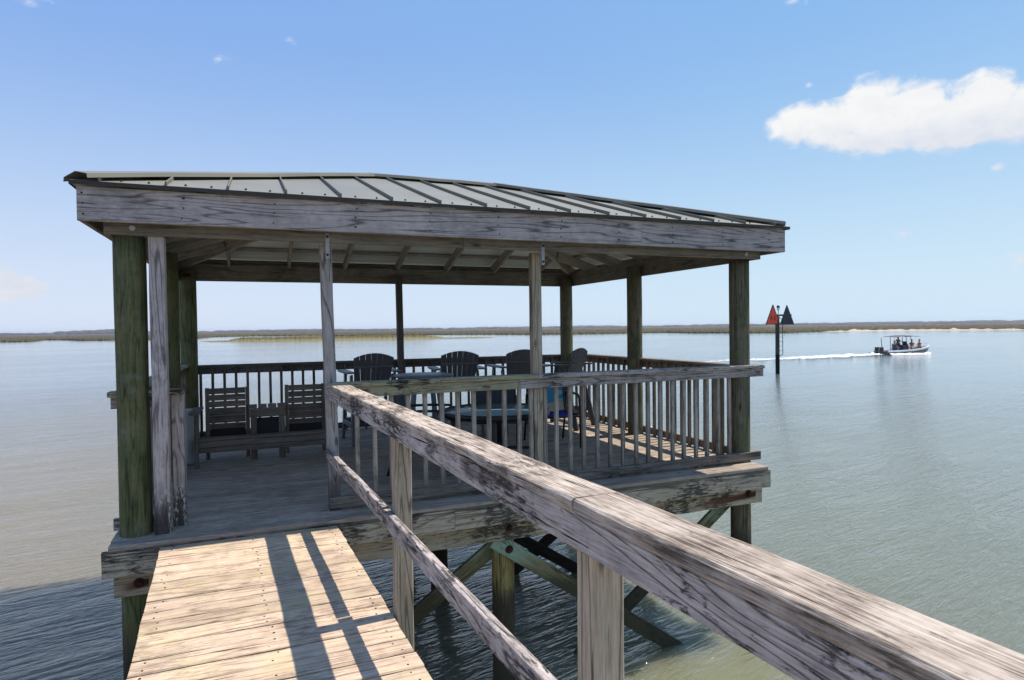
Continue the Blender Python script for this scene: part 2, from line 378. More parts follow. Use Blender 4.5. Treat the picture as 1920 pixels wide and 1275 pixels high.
M['skin'] = plain('skin', (.48, .27, .18), .55)
M['hair'] = plain('dark_hair', (.03, .02, .012), .6)
M['red'] = plain('dayboard_red', (.95, .075, .02), .5, 0, .4, .05)
M['darkred'] = plain('dayboard_number', (.20, .008, .006), .6)
M['charcoal'] = plain('charcoal_board', (.03, .034, .042), .6)
M['lens'] = plain('lantern_lens', (.75, .78, .78), .15)


def fabric_mat():
    m, t, b = principled('striped_sling_fabric')
    uv = t.new('ShaderNodeUVMap'); uv.uv_map = 'UVMap'; u, v, _ = t.sep(uv.outputs[0])
    # v runs 0 at the seat front to 1 at the top of the back
    c = t.ramp(v, [(0, (.012, .03, .30)), (.48, (.012, .03, .30)), (.50, (.50, .43, .26)), (.60, (.50, .43, .26)), (.62, (.035, .27, .42)), (1, (.03, .24, .40))])
    t.n[-1].color_ramp.interpolation = 'CONSTANT'
    sq = t.math('MULTIPLY', t.math('GREATER_THAN', t.math('FRACT', t.math('MULTIPLY', u, 2.)), .55), t.math('GREATER_THAN', t.math('FRACT', t.math('MULTIPLY', v, 9.)), .5))
    sq = t.math('MULTIPLY', sq, t.math('GREATER_THAN', v, .63))
    c = t.mix(sq, c, (.24, .46, .50)); t.l.new(c, b.inputs['Base Color']); b.inputs['Roughness'].default_value = .85
    return m


M['sling'] = fabric_mat()
M['sling_dark'] = plain('dark_sling_fabric', (.05, .055, .07), .85)


def water_mat():
    m, t, b = principled('river_water')
    geo = t.new('ShaderNodeNewGeometry'); P = geo.outputs['Position']
    x, y, z = t.sep(P)
    ca, sa = math.cos(R(14)), math.sin(R(14))
    wx = t.math('ADD', t.math('MULTIPLY', x, ca), t.math('MULTIPLY', y, sa)); wy = t.math('SUBTRACT', t.math('MULTIPLY', y, ca), t.math('MULTIPLY', x, sa))
    def wave(fx, fy, detail, rough, dist=.3, zz=0.):
        return t.noise(t.comb(t.math('MULTIPLY', wx, fx), t.math('MULTIPLY', wy, fy), zz), 1, detail, rough, dist)
    h1 = wave(.5, 2.2, 2, .5, .35); h2 = wave(1.5, 7.0, 3, .55, .35, 4.); h3 = wave(5., 17., 3, .6, .4, 9.); h0 = wave(.10, .22, 2, .5, .3, 2.)
    # ridged medium ripples give crests
    rid = t.math('SUBTRACT', 1., t.math('ABSOLUTE', t.math('SUBTRACT', t.math('MULTIPLY', h2, 2.), 1.)))
    d = t.math('SQRT', t.math('ADD', t.math('MULTIPLY', x, x), t.math('MULTIPLY', y, y)))
    near = t.ss(d, 5., 50., 1.45, .38)
    gust = t.ss(wave(.012, .045, 4, .6, .6, 1.), .38, .62, .55, 1.1)
    h = t.math('ADD', t.math('MULTIPLY', h1, .060), t.math('MULTIPLY', rid, .030)); h = t.math('ADD', h, t.math('MULTIPLY', h3, .012)); h = t.math('ADD', h, t.math('MULTIPLY', h0, .13))
    h = t.math('MULTIPLY', t.math('MULTIPLY', h, near), gust)
    bp = t.new('ShaderNodeBump'); bp.inputs['Strength'].default_value = 1.; bp.inputs['Distance'].default_value = 1.
    t.l.new(h, bp.inputs['Height'])
    nb = t.noise(P, .05, 4, .6); n2 = t.noise(P, .4, 3, .6)
    # turbid estuary water: sandy to the west, greener to the east
    side = t.ss(t.math('ADD', x, t.math('MULTIPLY', nb, 6.)), -1., 9.)
    col = t.mix(side, (.205, .165, .105), (.16, .172, .125))
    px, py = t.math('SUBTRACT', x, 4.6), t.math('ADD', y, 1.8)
    col = t.mix(t.ss(t.math('ADD', t.math('SQRT', t.math('ADD', t.math('MULTIPLY', px, px), t.math('MULTIPLY', py, py))), t.math('MULTIPLY', nb, 3.)), 1.8, 5.0, 1., 0.), col, (.205, .20, .105))  # yellow patch paints in sunlit water beside the pavilion's shadow
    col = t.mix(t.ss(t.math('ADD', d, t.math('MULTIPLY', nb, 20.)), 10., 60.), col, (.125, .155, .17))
    col = t.mix(t.math('MULTIPLY', n2, .30), col, (.10, .11, .075))
    dif = t.new('ShaderNodeBsdfPrincipled'); t.l.new(col, dif.inputs['Base Color'])
    t.n.remove(b)
    dif.inputs['Roughness'].default_value = .06; dif.inputs['IOR'].default_value = 1.333; dif.inputs['Specular IOR Level'].default_value = .5
    dif.inputs['Subsurface Weight'].default_value = 1.; dif.inputs['Subsurface Radius'].default_value = (.6, .6, .4); dif.inputs['Subsurface Scale'].default_value = 2.6
    t.l.new(bp.outputs[0], dif.inputs['Normal'])
    out = [n for n in t.n if n.bl_idname == 'ShaderNodeOutputMaterial'][0]; t.l.new(dif.outputs[0], out.inputs[0])
    return m


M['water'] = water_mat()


def marsh_mat(name, cols, sc=.02, edge=None):
    m, t, b = principled(name)
    geo = t.new('ShaderNodeNewGeometry'); P = geo.outputs['Position']; x, y, z = t.sep(P)
    n = t.noise(P, sc, 6, .65, .4); n2 = t.noise(P, sc * 14, 5, .7); n3 = t.noise(t.comb(x, y, t.math('MULTIPLY', z, .3)), 2.4, 3, .7)
    f = t.math('ADD', t.math('MULTIPLY', n, .75), t.math('ADD', t.math('MULTIPLY', n2, .3), t.math('MULTIPLY', n3, .3)))
    c = t.ramp(t.math('SUBTRACT', f, .17), [(.25, cols[0]), (.42, cols[1]), (.58, cols[2]), (.75, cols[3])])
    if edge:    # greener or yellower grass low down at the water's edge
        z0, z1, ec, amt = edge; c = t.mix(t.math('MULTIPLY', t.ss(t.math('ADD', z, t.math('MULTIPLY', t.math('SUBTRACT', n3, .5), .5)), z0, z1, 1., 0.), amt), c, ec)
    t.l.new(c, b.inputs['Base Color']); b.inputs['Roughness'].default_value = .95; b.inputs['Specular IOR Level'].default_value = .1
    bp = t.new('ShaderNodeBump'); bp.inputs['Strength'].default_value = 1; bp.inputs['Distance'].default_value = .4; t.l.new(n3, bp.inputs['Height']); t.l.new(bp.outputs[0], b.inputs['Normal'])
    return m


M['marsh'] = marsh_mat('marsh_grass_far', ((.04, .045, .016), (.07, .054, .028), (.095, .063, .038), (.125, .095, .052)), edge=(WATER_Z + .35, WATER_Z + 1.0, (.085, .092, .03), .85))
M['islet'] = marsh_mat('marsh_grass_near', ((.07, .055, .028), (.12, .088, .045), (.16, .12, .06), (.21, .16, .085)), .05, edge=(WATER_Z + .25, WATER_Z + 1.05, (.22, .20, .085), .9))
M['sand'] = marsh_mat('pale_sand', ((.30, .22, .13), (.46, .38, .28), (.54, .46, .36), (.60, .53, .43)), .05)
M['forest'] = marsh_mat('far_wood', ((.02, .03, .018), (.035, .045, .025), (.05, .055, .032), (.07, .07, .04)), .03)


# ------------------------------------------------------------------ setting: water, far shore, sand, far wood
def polar(az, dist, z): return (CAM.x + math.sin(R(az)) * dist, CAM.y + math.cos(R(az)) * dist, z)


mb = MB()
for x0, x1, y0, y1 in ((-5000, 5000, -2500, 6000),):
    b0 = len(mb.v); mb.v += [(x0, y0, WATER_Z), (x1, y0, WATER_Z), (x1, y1, WATER_Z), (x0, y1, WATER_Z)]; mb.face((b0, b0 + 1, b0 + 2, b0 + 3))
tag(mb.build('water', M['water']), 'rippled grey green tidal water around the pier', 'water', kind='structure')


def lerp_table(tab, x):
    if x <= tab[0][0]: return tab[0][1]
    for (a, p), (b, q) in zip(tab, tab[1:]):
        if x <= b: return p + (q - p) * (x - a) / (b - a)
    return tab[-1][1]


SHORE = [(-60, 420), (-25, 380), (-17.2, 345), (-15.6, 335), (-15.2, 352), (-14.6, 415), (-13.6, 400), (-12.5, 345), (-10.5, 330), (-6.1, 322), (-4.6, 345), (-3.4, 440), (0, 460), (3, 430), (6.9, 380), (14.4, 370),
         (20, 340), (24, 308), (29, 303), (32, 318), (36, 340), (38, 300), (42.3, 278), (46, 283), (49, 322), (54.4, 340), (61.5, 338), (80, 360), (110, 400)]


def ground_strip(name, mat, a0, a1, da, near, rows, zfun, wob):
    """a strip of real ground between azimuths a0..a1 seen from the pier; rows = distances added to the shoreline"""
    n = int((a1 - a0) / da) + 1; g = MB(); rws = []
    for k, (dd, rel) in enumerate(rows):
        row = []
        for i in range(n):
            a = a0 + i * da; d0 = near(a) * (1 + wob * mnoise.noise((a * 3.1, 1.7, 0)) + wob * .5 * mnoise.noise((a * 11, 5., 0)))
            d = d0 + dd if rel else dd
            d += (mnoise.noise((a * 5, k * 3.3, 2)) * dd * .15 if k and rel else 0)
            p = polar(a, d, 0); z = zfun(k, a, d); row.append(len(g.v)); g.v.append((p[0], p[1], z))
        rws.append(row)
    for A, B in zip(rws, rws[1:]):
        for i in range(n - 1): g.face((A[i], A[i + 1], B[i + 1], B[i]), smooth=False)
    return g


def marsh_z(k, a, d):
    if k == 0: return WATER_Z - .15
    h = .55 if k == 1 else .85
    return WATER_Z + h + .55 * mnoise.noise((a * 14, k * 4.1, 0)) + .3 * mnoise.noise((a * 60, k * 9.1, 3))


g = ground_strip('marsh', M['marsh'], -60, 110, .08, lambda a: lerp_table(SHORE, a), [(0, 1), (.6, 1), (4, 1), (14, 1), (40, 1), (100, 1), (220, 1), (480, 1), (1000, 1), (1800, 1), (2900, 1)], marsh_z, .012)
tag(g.build('marsh', M['marsh']), 'low brown and green salt marsh along the far side of the river', 'marsh', kind='structure')

BEACH = [(47.5, 318), (49.5, 310), (53, 322), (57, 326), (61.5, 328), (75, 338)]
g = ground_strip('sand_beach', M['sand'], 47.6, 78, .08, lambda a: lerp_table(BEACH, a), [(0, 1), (3, 1), (9, 1), (17, 1), (26, 1)],
                 lambda k, a, d: WATER_Z + (-.15, .15, .5, .8, .1)[k] * min(1, max(.05, (a - 47.6) / 3)) * (.75 + .9 * mnoise.noise((a * 1.7, k * .3, 5))), .006)
tag(g.build('sand_beach', M['sand']), 'strip of pale sand in front of the far marsh behind the boat', 'beach', kind='structure')

for nm, a0, a1, dn, dep, hh in (('marsh_island', -2.3, 16.0, 0, 34, 1.25), ('marsh_island', 1.8, 6.6, 1, 40, .95), ('marsh_island', -4.4, .6, 2, 7, .35), ('marsh_island', 14.6, 20.6, 3, 5, .28)):
    tabs = ([(-2.3, 226), (0, 213), (5, 205), (9, 215), (12, 213), (16, 218)], [(1.8, 300), (6.6, 290)], [(-4.4, 236), (.6, 214)], [(14.6, 217), (20.6, 224)])[dn]
    ends = (lambda a, a0=a0, a1=a1: min(1, (a - a0) / 1.2, (a1 - a) / 2.5) if a1 - a0 > 10 else min(1, (a - a0) / 1.5, (a1 - a) / 1.5))
    zf = lambda k, a, d, e=ends, hh=hh: WATER_Z + ((-.12, .10, .45, .92, 1., .9, .35, -.12)[k] * hh * max(0, e(a)) ** .6 * (1 + .35 * mnoise.noise((a * 9, k * 2., 1)) + .22 * mnoise.noise((a * 55, k * 3, 4))) if 0 < k < 7 else -.12)
    g = ground_strip(nm, M['islet'], a0, a1, .03, lambda a, tb=tabs: lerp_table(tb, a), [(0, 1), (dep * .05, 1), (dep * .15, 1), (dep * .22, 1), (dep * .5, 1), (dep * .8, 1), (dep * .95, 1), (dep, 1)], zf, .008)
    tag(g.build(nm, M['islet']), ('long yellow green grassy islet in the river seen under the roof', 'brown grassy islet lying behind the long islet', 'thin low mud spit left of the long islet', 'thin low mud spit right of the long islet')[dn], 'marsh island', kind='structure')

# far wood: crowns heaped along a deep band
g = MB()
for i in range(1500):
    a = random.uniform(-58, 108); d = random.uniform(2300, 3300); p = polar(a, d, 0)
    hgt = (5.5 + 4.5 * max(0, mnoise.noise((a * .16, 3, 0)) + .45) + random.uniform(-1.5, 2.5)) * (1.5 if -14 < a < -9.6 else 1) * d / 2600
    rr = random.uniform(12, 30); b0 = len(g.v); ns = 9
    for z, s_ in ((WATER_Z, .9), (WATER_Z + hgt * .5, 1.1), (WATER_Z + hgt * .85, .75), (WATER_Z + hgt, .2)):
        for k in range(ns):
            q = rr * s_ * random.uniform(.75, 1.2); an = 6.283 * k / ns
            g.v.append((p[0] + q * math.cos(an), p[1] + q * math.sin(an), z + random.uniform(-.5, .5) * (z > WATER_Z)))
    for l in range(3):
        for k in range(ns):
            k2 = (k + 1) % ns; g.face((b0 + l * ns + k, b0 + l * ns + k2, b0 + (l + 1) * ns + k2, b0 + (l + 1) * ns + k))
    g.face([b0 + 3 * ns + k for k in range(ns)])
tag(g.build('distant_wood', M['forest']), 'hazy line of woodland on the horizon beyond the marsh', 'woodland', kind='stuff')

# ------------------------------------------------------------------ the pavilion
L, W, HB = 5.78, 4.19, 2.21
PAV = thing('dock_pavilion', 'open wooden pier pavilion with hipped metal roof, green piles and balustrades', 'pavilion', (L / 2, W / 2, WATER_Z))
X0, X1, Y0, Y1 = -.14, 5.88, -.27, 4.46        # deck outline

# decking: boards run along x
d_ = MB(); y = Y0 + .0698; k = 0
while y < Y1 - .05:
    if k == 0:
        d_.board((X0 + .012, y, -.019), (X1 - .012, y, -.019), .139, .038, seg=24, jit=.003, c=.006, ejit=.004)
    else:
        cuts = [X0, random.choice((1.9, 2.5, 3.1, 3.7)), X1]
        for a, b in zip(cuts, cuts[1:]):
            d_.board((a + .002, y, -.019 + random.uniform(-.0015, .0015)), (b - .002, y, -.019), .139, .038, seg=8, jit=.002, c=.004, ejit=.003)
    y += .1437; k += 1
d_.build('decking', M['deck'], PAV)
j = MB()
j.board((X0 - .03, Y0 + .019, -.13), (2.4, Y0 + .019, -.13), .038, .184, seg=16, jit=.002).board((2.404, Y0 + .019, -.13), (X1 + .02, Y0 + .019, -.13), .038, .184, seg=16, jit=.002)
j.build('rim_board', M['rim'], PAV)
for yy in (Y1 - .02,):
    MB().board((X0, yy, -.13), (X1, yy, -.13), .038, .184, seg=6).build('rim_board', M['beam'], PAV)
for xx in [X0 + .02] + [.27 + .41 * q for q in range(14)] + [X1 - .02]:
    MB().board((xx, Y0 + .045, -.131), (xx, Y1 - .045, -.131), .038, .178).build('joist', M['beam'], PAV)
fb = MB().board((-.12, -.138, -.318), (2.9, -.138, -.318), .038, .184, seg=14, jit=.002).board((2.903, -.138, -.318), (5.89, -.138, -.318), .038, .184, seg=14, jit=.002).build('floor_beam', M['rim'], PAV)
for yy in (2.24, 4.33):
    MB().board((-.12, yy, -.318), (5.89, yy, -.318), .038, .184).build('floor_beam', M['beam'], PAV)


def bolt(parent, p, nrm, r=.03, rusty=True, name='bolt_head'):
    n = Vector(nrm); p = Vector(p)
    b_ = MB(); b_.pole(p - n * .004, p + n * .006, r * 1.5, r * 1.4, n=14, seg=1, smooth=False); b_.pole(p + n * .006, p + n * .028, r * .85, r * .75, n=6, seg=1, smooth=False)
    return b_.build(name, M['rust'] if rusty else M['zinc'], parent)


bolt(fb, (2.945, -.157, -.30), (0, -1, 0), .022); bolt(fb, (5.70, -.157, -.30), (0, -1, 0), .03); bolt(fb, (.04, -.157, -.32), (0, -1, 0), .026)
# rust runs are thin stains soaked into the beam ends
def stain_mat():
    m, t, b = principled('rust_stain'); uv = t.new('ShaderNodeUVMap'); uv.uv_map = 'UVMap'; u, v, _ = t.sep(uv.outputs[0])
    n = t.noise(t.comb(t.math('MULTIPLY', u, 3.), t.math('MULTIPLY', v, 9.), 0.), 1, 4, .6)
    a = t.math('MULTIPLY', t.ss(t.math('ADD', t.math('ABSOLUTE', t.math('SUBTRACT', v, .5)), t.math('MULTIPLY', n, .35)), .25, .62, 1., 0.), t.ss(t.math('ADD', u, t.math('MULTIPLY', n, .4)), .25, .95))
    col = t.mix(u, (.28, .13, .05), (.045, .012, .006)); t.l.new(col, b.inputs['Base Color']); b.inputs['Roughness'].default_value = .9
    t.l.new(t.math('MULTIPLY', a, .92), b.inputs['Alpha']); return m
M['stain'] = stain_mat()
def stain(parent, p0, p1, h, y):
    s_ = MB(); (x0, z0), (x1, z1) = p0, p1
    s_.v += [(x0, y, z0 - h / 2), (x1, y, z1 - h / 2), (x1, y, z1 + h / 2), (x0, y, z0 + h / 2)]; s_.face((0, 1, 2, 3), [(0, 0), (1, 0), (1, 1), (0, 1)])
    return s_.build('rust_stain', M['stain'], parent)
stain(fb, (4.75, -.375), (5.80, -.31), .11, -.1595); stain(fb, (-.12, -.365), (.10, -.32), .10, -.1595)

PR = .107
PILES = [(0, 0, 'pile'), (0.0, 2.1, 'pile'), (0, W, 'pile'), (5.80, .075, 'pile_grey'), (5.77, 2.1, 'pile_grey'), (5.77, W, 'pile_grey')]
for (x, y, mt) in PILES:
    MB().pole((x + .01, y, -3.2), (x, y, HB - .004 if y < .5 else HB + .13), PR * 1.03, PR * .985, n=28, seg=20, jit=.045).build('pile', M[mt], PAV)
PILE_LOW = []
for (x, y) in ((2.94, 0), (2.9, 2.1), (2.9, W)):
    PILE_LOW.append(MB().pole((x, y, -3.2), (x, y, -.225), PR * 1.0, PR * .97, n=24, seg=12, jit=.05).build('pile', M['midpile' if y == 0 else 'pile_grey'], PAV))
# cross braces under the floor
def brace(p0, p1, w_=.14, mt='brace'):
    return MB().board(p0, p1, .04, w_, up=(0, 0, 1), seg=10, jit=.004).build('cross_brace', M[mt], PAV)
bA = brace((2.80, -.126, -.40), (5.95, -.126, -2.6)); bE = brace((5.86, .186, -.36), (3.0, .126, -2.35)); bB = brace((3.02, .126, -.47), (-.1, .126, -2.6)); brace((.13, -.126, -.53), (2.98, -.126, -2.5))
for (p0, p1) in (((2.85, 1.97, -.5), (5.9, 1.97, -2.45)), ((5.85, 2.23, -.4), (2.8, 2.23, -2.5)), ((2.95, 2.23, -.42), (-.1, 2.23, -2.5)), ((0, 1.97, -.42), (2.95, 1.97, -2.5))): brace(p0, p1, mt='dark_brace')
bolt(bA, (2.945, -.147, -.50), (0, -1, 0), .026)
stain(bA, (2.93, -.60), (2.96, -.53), .08, -.1465)

# posts that carry the front and back beams
def post(p0, p1, s_, mat, strap=None):
    o = MB().board(p0, p1, s_, s_, up=(0, 1, 0), seg=10, jit=.003, c=.005).build('post', M[mat], PAV)
    if strap is not None:
        x, yy = strap; t_ = MB(); t_.board((x, yy - .002, HB - .13), (x, yy - .002, HB + .075), .032, .004, up=(0, 1, 0), c=.001)
        t_.build('metal_strap', M['zinc'], o)
        for zz in (HB - .10, HB + .045): bolt(o, (x, yy - .002, zz), (0, -1, 0), .007, True, 'strap_bolt')
    return o
post((1.447, .045, 0), (1.405, .045, HB - .002), .092, 'post', (1.405, -.141))
post((3.325, .045, 0), (3.318, .045, HB - .002), .092, 'walkpost', (3.318, -.141))
post((.192, -.055, 0), (.189, -.055, HB - .002), .105, 'oldpost')
post((.288, .105, 0), (.288, .105, 1.04), .088, 'oldpost')
post((2.915, W, 0), (2.895, W, HB + .1), .092, 'rail_dark')

# roof frame
OH = .28
bx0, bx1, by0, by1 = -.13, 5.90, -.138, W + .138
mbm = MB(); mbm.board((bx0, -.119, HB + .117), (2.55, -.119, HB + .117), .038, .235, seg=10, jit=.002).board((2.553, -.119, HB + .117), (bx1, -.119, HB + .117), .038, .235, seg=10, jit=.002)
fbm = mbm.build('roof_beam', M['beam'], PAV)
bbm = MB().board((bx0, W + .119, HB + .117), (bx1, W + .119, HB + .117), .038, .235, seg=8).build('roof_beam', M['beam'], PAV)
for xx in (-.125, 5.885):
    MB().board((xx, -.09, HB + .117), (xx, W + .09, HB + .117), .038, .235, seg=8).build('roof_beam', M['beam'], PAV)
for xx in (.045, 5.70):
    b_ = MB(); b_.pole((xx, -.139, HB + .05), (xx, -.152, HB + .05), .022, .018, n=14, seg=1); b_.build('bolt_cap', M['bin'], fbm)
for xx in (-.02, .02): bolt(bbm, (xx, W - PR - .002, HB + .06), (0, -1, 0), .018)

EX0, EX1, EY0, EY1 = -OH + .02, L + OH + .045, -OH, W + OH      # outer faces of the fascia
FB, FT = 2.278, 2.513
def fascia(pts, mat, nm='fascia_board'):
    f_ = MB()
    for a, b in zip(pts, pts[1:]): f_.board(a, b, .036, FT - FB, seg=18, jit=.002)
    if mat == 'fascia':
        for xx in [EX0 + .04 + .61 * q for q in range(11)]:
            for zz in (FB + .045, FB + .12, FB + .19): f_.pole((xx + random.uniform(-.015, .015), EY0 + .004, zz), (xx + random.uniform(-.01, .01), EY0 - .0015, zz), .0062, n=8, seg=1, mi=1)
    return f_.build(nm, [M[mat], M['nail']], PAV)
zc = (FB + FT) / 2
ff = fascia([(EX0, EY0 + .018, zc), (4.30, EY0 + .018, zc), (EX1, EY0 + .018, zc)], 'fascia')
fascia([(EX0 + .018, EY0 + .037, zc), (EX0 + .018, EY1 - .037, zc)], 'beam'); fascia([(EX1 - .018, EY0 + .037, zc), (EX1 - .018, EY1 - .037, zc)], 'beam'); fascia([(EX0, EY1 - .018, zc), (EX1, EY1 - .018, zc)], 'beam')
SL = .312
RX0, RX1, RY0, RY1 = EX0 - .035, EX1 + .035, EY0 - .035, EY1 + .035   # metal edge
RZ = 2.532
HD = (RY1 - RY0) / 2
APX0, APX1, APY = RX0 + HD, RX1 - HD, RY0 + HD
APZ = RZ + SL * HD
def roofz(x, y): return RZ + SL * max(0, min(x - RX0, RX1 - x, y - RY0, RY1 - y))
T = .012
def roof_panel(a, b, inward, name='roof_panel'):
    """sloping sheet from eave corner a to b (2-D), rising along inward; standing seams every 0.404 m"""
    a = Vector(a); b = Vector(b); e = (b - a); Le = e.length; e.normalize(); n = Vector(inward)
    top0 = a + e * HD + n * HD; top1 = b - e * HD + n * HD
    q = MB()
    def P(s_, t_, up=0.): p = a + e * s_ + n * t_; return (p.x, p.y, RZ + SL * t_ + up)
    def sheet(up, flip):
        b0 = len(q.v)
        pts = [P(0, 0, up), P(Le, 0, up), P(Le - HD, HD, up), P(HD, HD, up)] if Le - 2 * HD > .05 else [P(0, 0, up), P(Le, 0, up), P(Le / 2, HD, up)]
        q.v += pts; idx = list(range(b0, b0 + len(pts)))
        q.face(idx[::-1] if flip else idx)
        return idx
    A = sheet(T, False); B = sheet(0, True); q.mi[-1] = 3
    for i in range(len(A)): k = (i + 1) % len(A); q.face((A[i], B[i], B[k], A[k]))
    # eave turn-down
    b0 = len(q.v); q.v += [P(0, -.001, T), P(Le, -.001, T), P(Le, -.001, -.016), P(0, -.001, -.016)]; q.face((b0 + 3, b0 + 2, b0 + 1, b0), mi=2)
    s_ = .10 if Le > 5 else .2
    s_ = .176
    while s_ < Le - .1:
        tm = min(s_, Le - s_, HD) - .03
        if tm > .12:
            p0 = Vector(P(s_, .0, T + .014)); p1 = Vector(P(s_, tm, T + .014)); q.board(p0, p1, .012, .032, seg=1, c=.003, mi=4)
        for sc in (.12, .29):
            if s_ + sc < Le - .3:
                c_ = Vector(P(s_ + sc, .07, T)); q.pole(c_, c_ + Vector((0, 0, .012)), .009, .006, n=8, seg=1, mi=1)
        s_ += .404
    return q.build(name, [M['metal_roof'], M['rust'], M['metal_edge'], M['metal_under'], M['seam']], PAV)
roof_panel((RX0, RY0), (RX1, RY0), (0, 1)); roof_panel((RX1, RY0), (RX1, RY1), (-1, 0)); roof_panel((RX1, RY1), (RX0, RY1), (0, -1)); roof_panel((RX0, RY1), (RX0, RY0), (1, 0))

def cap(p0, p1, sides, name, over=.0, w_=.12, lift=.058, skirt=.030):
    """bent sheet cap lying on top of the seams: one wing parallel to each of the two slopes it covers"""
    p0 = Vector(p0); p1 = Vector(p1); d = (p1 - p0).normalized(); p0 = p0 - d * over; q = MB(); seg = 6
    for side in sides:
        s2 = Vector(side); rows = []
        for i in range(seg + 1):
            c = p0 + (p1 - p0) * (i / seg) + Vector((0, 0, lift + T))
            o1 = c + s2 * w_ + Vector((0, 0, .004 * random.uniform(-1, 1)))
            rows.append((c, o1, o1 + s2 * .006 - Vector((0, 0, skirt))))
        b0 = len(q.v)
        for r_ in rows: q.v += [tuple(v) for v in r_] + [tuple(v - Vector((0, 0, .003))) for v in r_[:2]]
        for i in range(seg):
            a_, c_ = b0 + i * 5, b0 + (i + 1) * 5
            q.face((a_, a_ + 1, c_ + 1, c_)); q.face((a_ + 1, a_ + 2, c_ + 2, c_ + 1)); q.face((a_ + 3, c_ + 3, c_ + 4, a_ + 4)); q.face((a_ + 4, c_ + 4, c_ + 2, a_ + 2))
        for i in (0, seg):
            a_ = b0 + i * 5; q.face((a_, a_ + 3, a_ + 4, a_ + 1)); q.face((a_ + 1, a_ + 4, a_ + 2))
        b1 = len(q.v); dn = Vector((0, 0, lift))
        for r_ in rows: q.v += [tuple(r_[1] - s2 * .02), tuple(r_[1] - s2 * .02 - dn)]
        for i in range(1, seg): a_ = b1 + i * 2; q.face((a_, a_ + 1, a_ + 3, a_ + 2), mi=1)  # dark strip painted in as the shadow gap under the cap edge
    return q.build(name, [M['metal_roof'], M['cap_shade']], PAV)
cap((APX0, APY, APZ), (APX1, APY, APZ), ((0, -1, -SL), (0, 1, -SL)), 'ridge_cap')
k2 = 1 / math.sqrt(2)
for (cx, cy, ax, sxn, syn) in ((RX0, RY0, APX0, 1, 1), (RX1, RY0, APX1, -1, 1), (RX0, RY1, APX0, 1, -1), (RX1, RY1, APX1, -1, -1)):
    cap((cx, cy, RZ), (ax, APY, APZ), ((sxn * k2, -syn * k2, -SL * k2), (-sxn * k2, syn * k2, -SL * k2)), 'hip_cap', over=-.045)

# rafters
def rafter(x0, y0, x1, y1, h=.14, w_=.038, name='rafter'):
    z0, z1 = roofz(x0, y0), roofz(x1, y1)
    dz = h / 2 + .045
    return MB().board((x0, y0, z0 - dz), (x1, y1, z1 - dz), w_, h, seg=4, jit=.001).build(name, M['rafter'], PAV)
ins = .08
for i in range(1, 8):
    x = EX0 + .012 + (EX1 - EX0) * i / 8.0 - .03
    t_ = min(x - RX0, RX1 - x, HD) - .05
    rafter(x, RY0 + ins, x, RY0 + t_); rafter(x, RY1 - ins, x, RY1 - t_)
for i in range(1, 6):
    y = EY0 + (EY1 - EY0) * i / 6.0
    t_ = min(y - RY0, RY1 - y, HD) - .05
    rafter(RX0 + ins, y, RX0 + t_, y); rafter(RX1 - ins, y, RX1 - t_, y)
for (cx, cy, ax) in ((RX0, RY0, APX0), (RX1, RY0, APX1), (RX0, RY1, APX0), (RX1, RY1, APX1)):
    sx_ = 1 if ax > cx else -1; sy_ = 1 if cy < APY else -1
    rafter(cx + sx_ * ins, cy + sy_ * ins, ax, APY, h=.184, name='hip_rafter')
MB().board((APX0, APY, APZ - .15), (APX1, APY, APZ - .15), .038, .184).build('ridge_board', M['rafter'], PAV)
for t_ in (.42, 1.05, 1.68):
    for (p0, p1) in (((RX0 + t_, RY0 + t_), (RX1 - t_, RY0 + t_)), ((RX0 + t_, RY1 - t_), (RX1 - t_, RY1 - t_)), ((RX0 + t_, RY0 + t_), (RX0 + t_, RY1 - t_)), ((RX1 - t_, RY0 + t_), (RX1 - t_, RY1 - t_))):
        z = RZ + SL * t_ - .022; MB().board((*p0, z), (*p1, z), .085, .036).build('purlin', M['rafter'], PAV)

# balustrades
def railing(cap_pts, apron, bottom, bal, mats, ztop=1.065, cw=.14, mat2=None):
    """cap: flat board; apron: board on edge below it; bottom: board on edge; bal: list of (x, y)"""
    r0 = bpy.data.objects.new('railing', None); COL.objects.link(r0); r0.parent = PAV; r0.empty_display_size = .1
    r0.matrix_parent_inverse = base_matrix(PAV).inverted()
    c_ = MB()
    for a, b in cap_pts: c_.board((*a, ztop - .019), (*b, ztop - .019), cw, .038, seg=14, jit=.002, c=.005)
    for i_ in range(len(c_.mi)): c_.mi[i_] = int(mat2 is not None and c_.v[c_.f[i_][0]][0] > 3.2 - .001)
    c_.build('cap_rail', [M[mats[0]], M[mat2 or mats[0]]], r0)
    c_ = MB()
    for a, b in apron: c_.board((*a, ztop - .0835), (*b, ztop - .0835), .038, .089, seg=14, jit=.002)
    for i_ in range(len(c_.mi)): c_.mi[i_] = int(mat2 is not None and c_.v[c_.f[i_][0]][0] > 3.2 - .11)
    c_.build('apron_rail', [M[mats[1]], M[mat2 or mats[1]]], r0)
    c_ = MB()
    for a, b in bottom: c_.board((*a, .068), (*b, .068), .038, .089, seg=14, jit=.002)
    c_.build('bottom_rail', M[mats[2]], r0)
    proto = None
    for (x, y) in bal:
        tx, ty = random.uniform(-.004, .004), random.uniform(-.003, .003)
        MB().board((x + tx, y + ty, random.uniform(-.005, .012)), (x, y, ztop - .042), .036, .036, up=(0, 1, 0), seg=3, jit=.002).build('baluster', M[mats[3]], r0)
    return r0


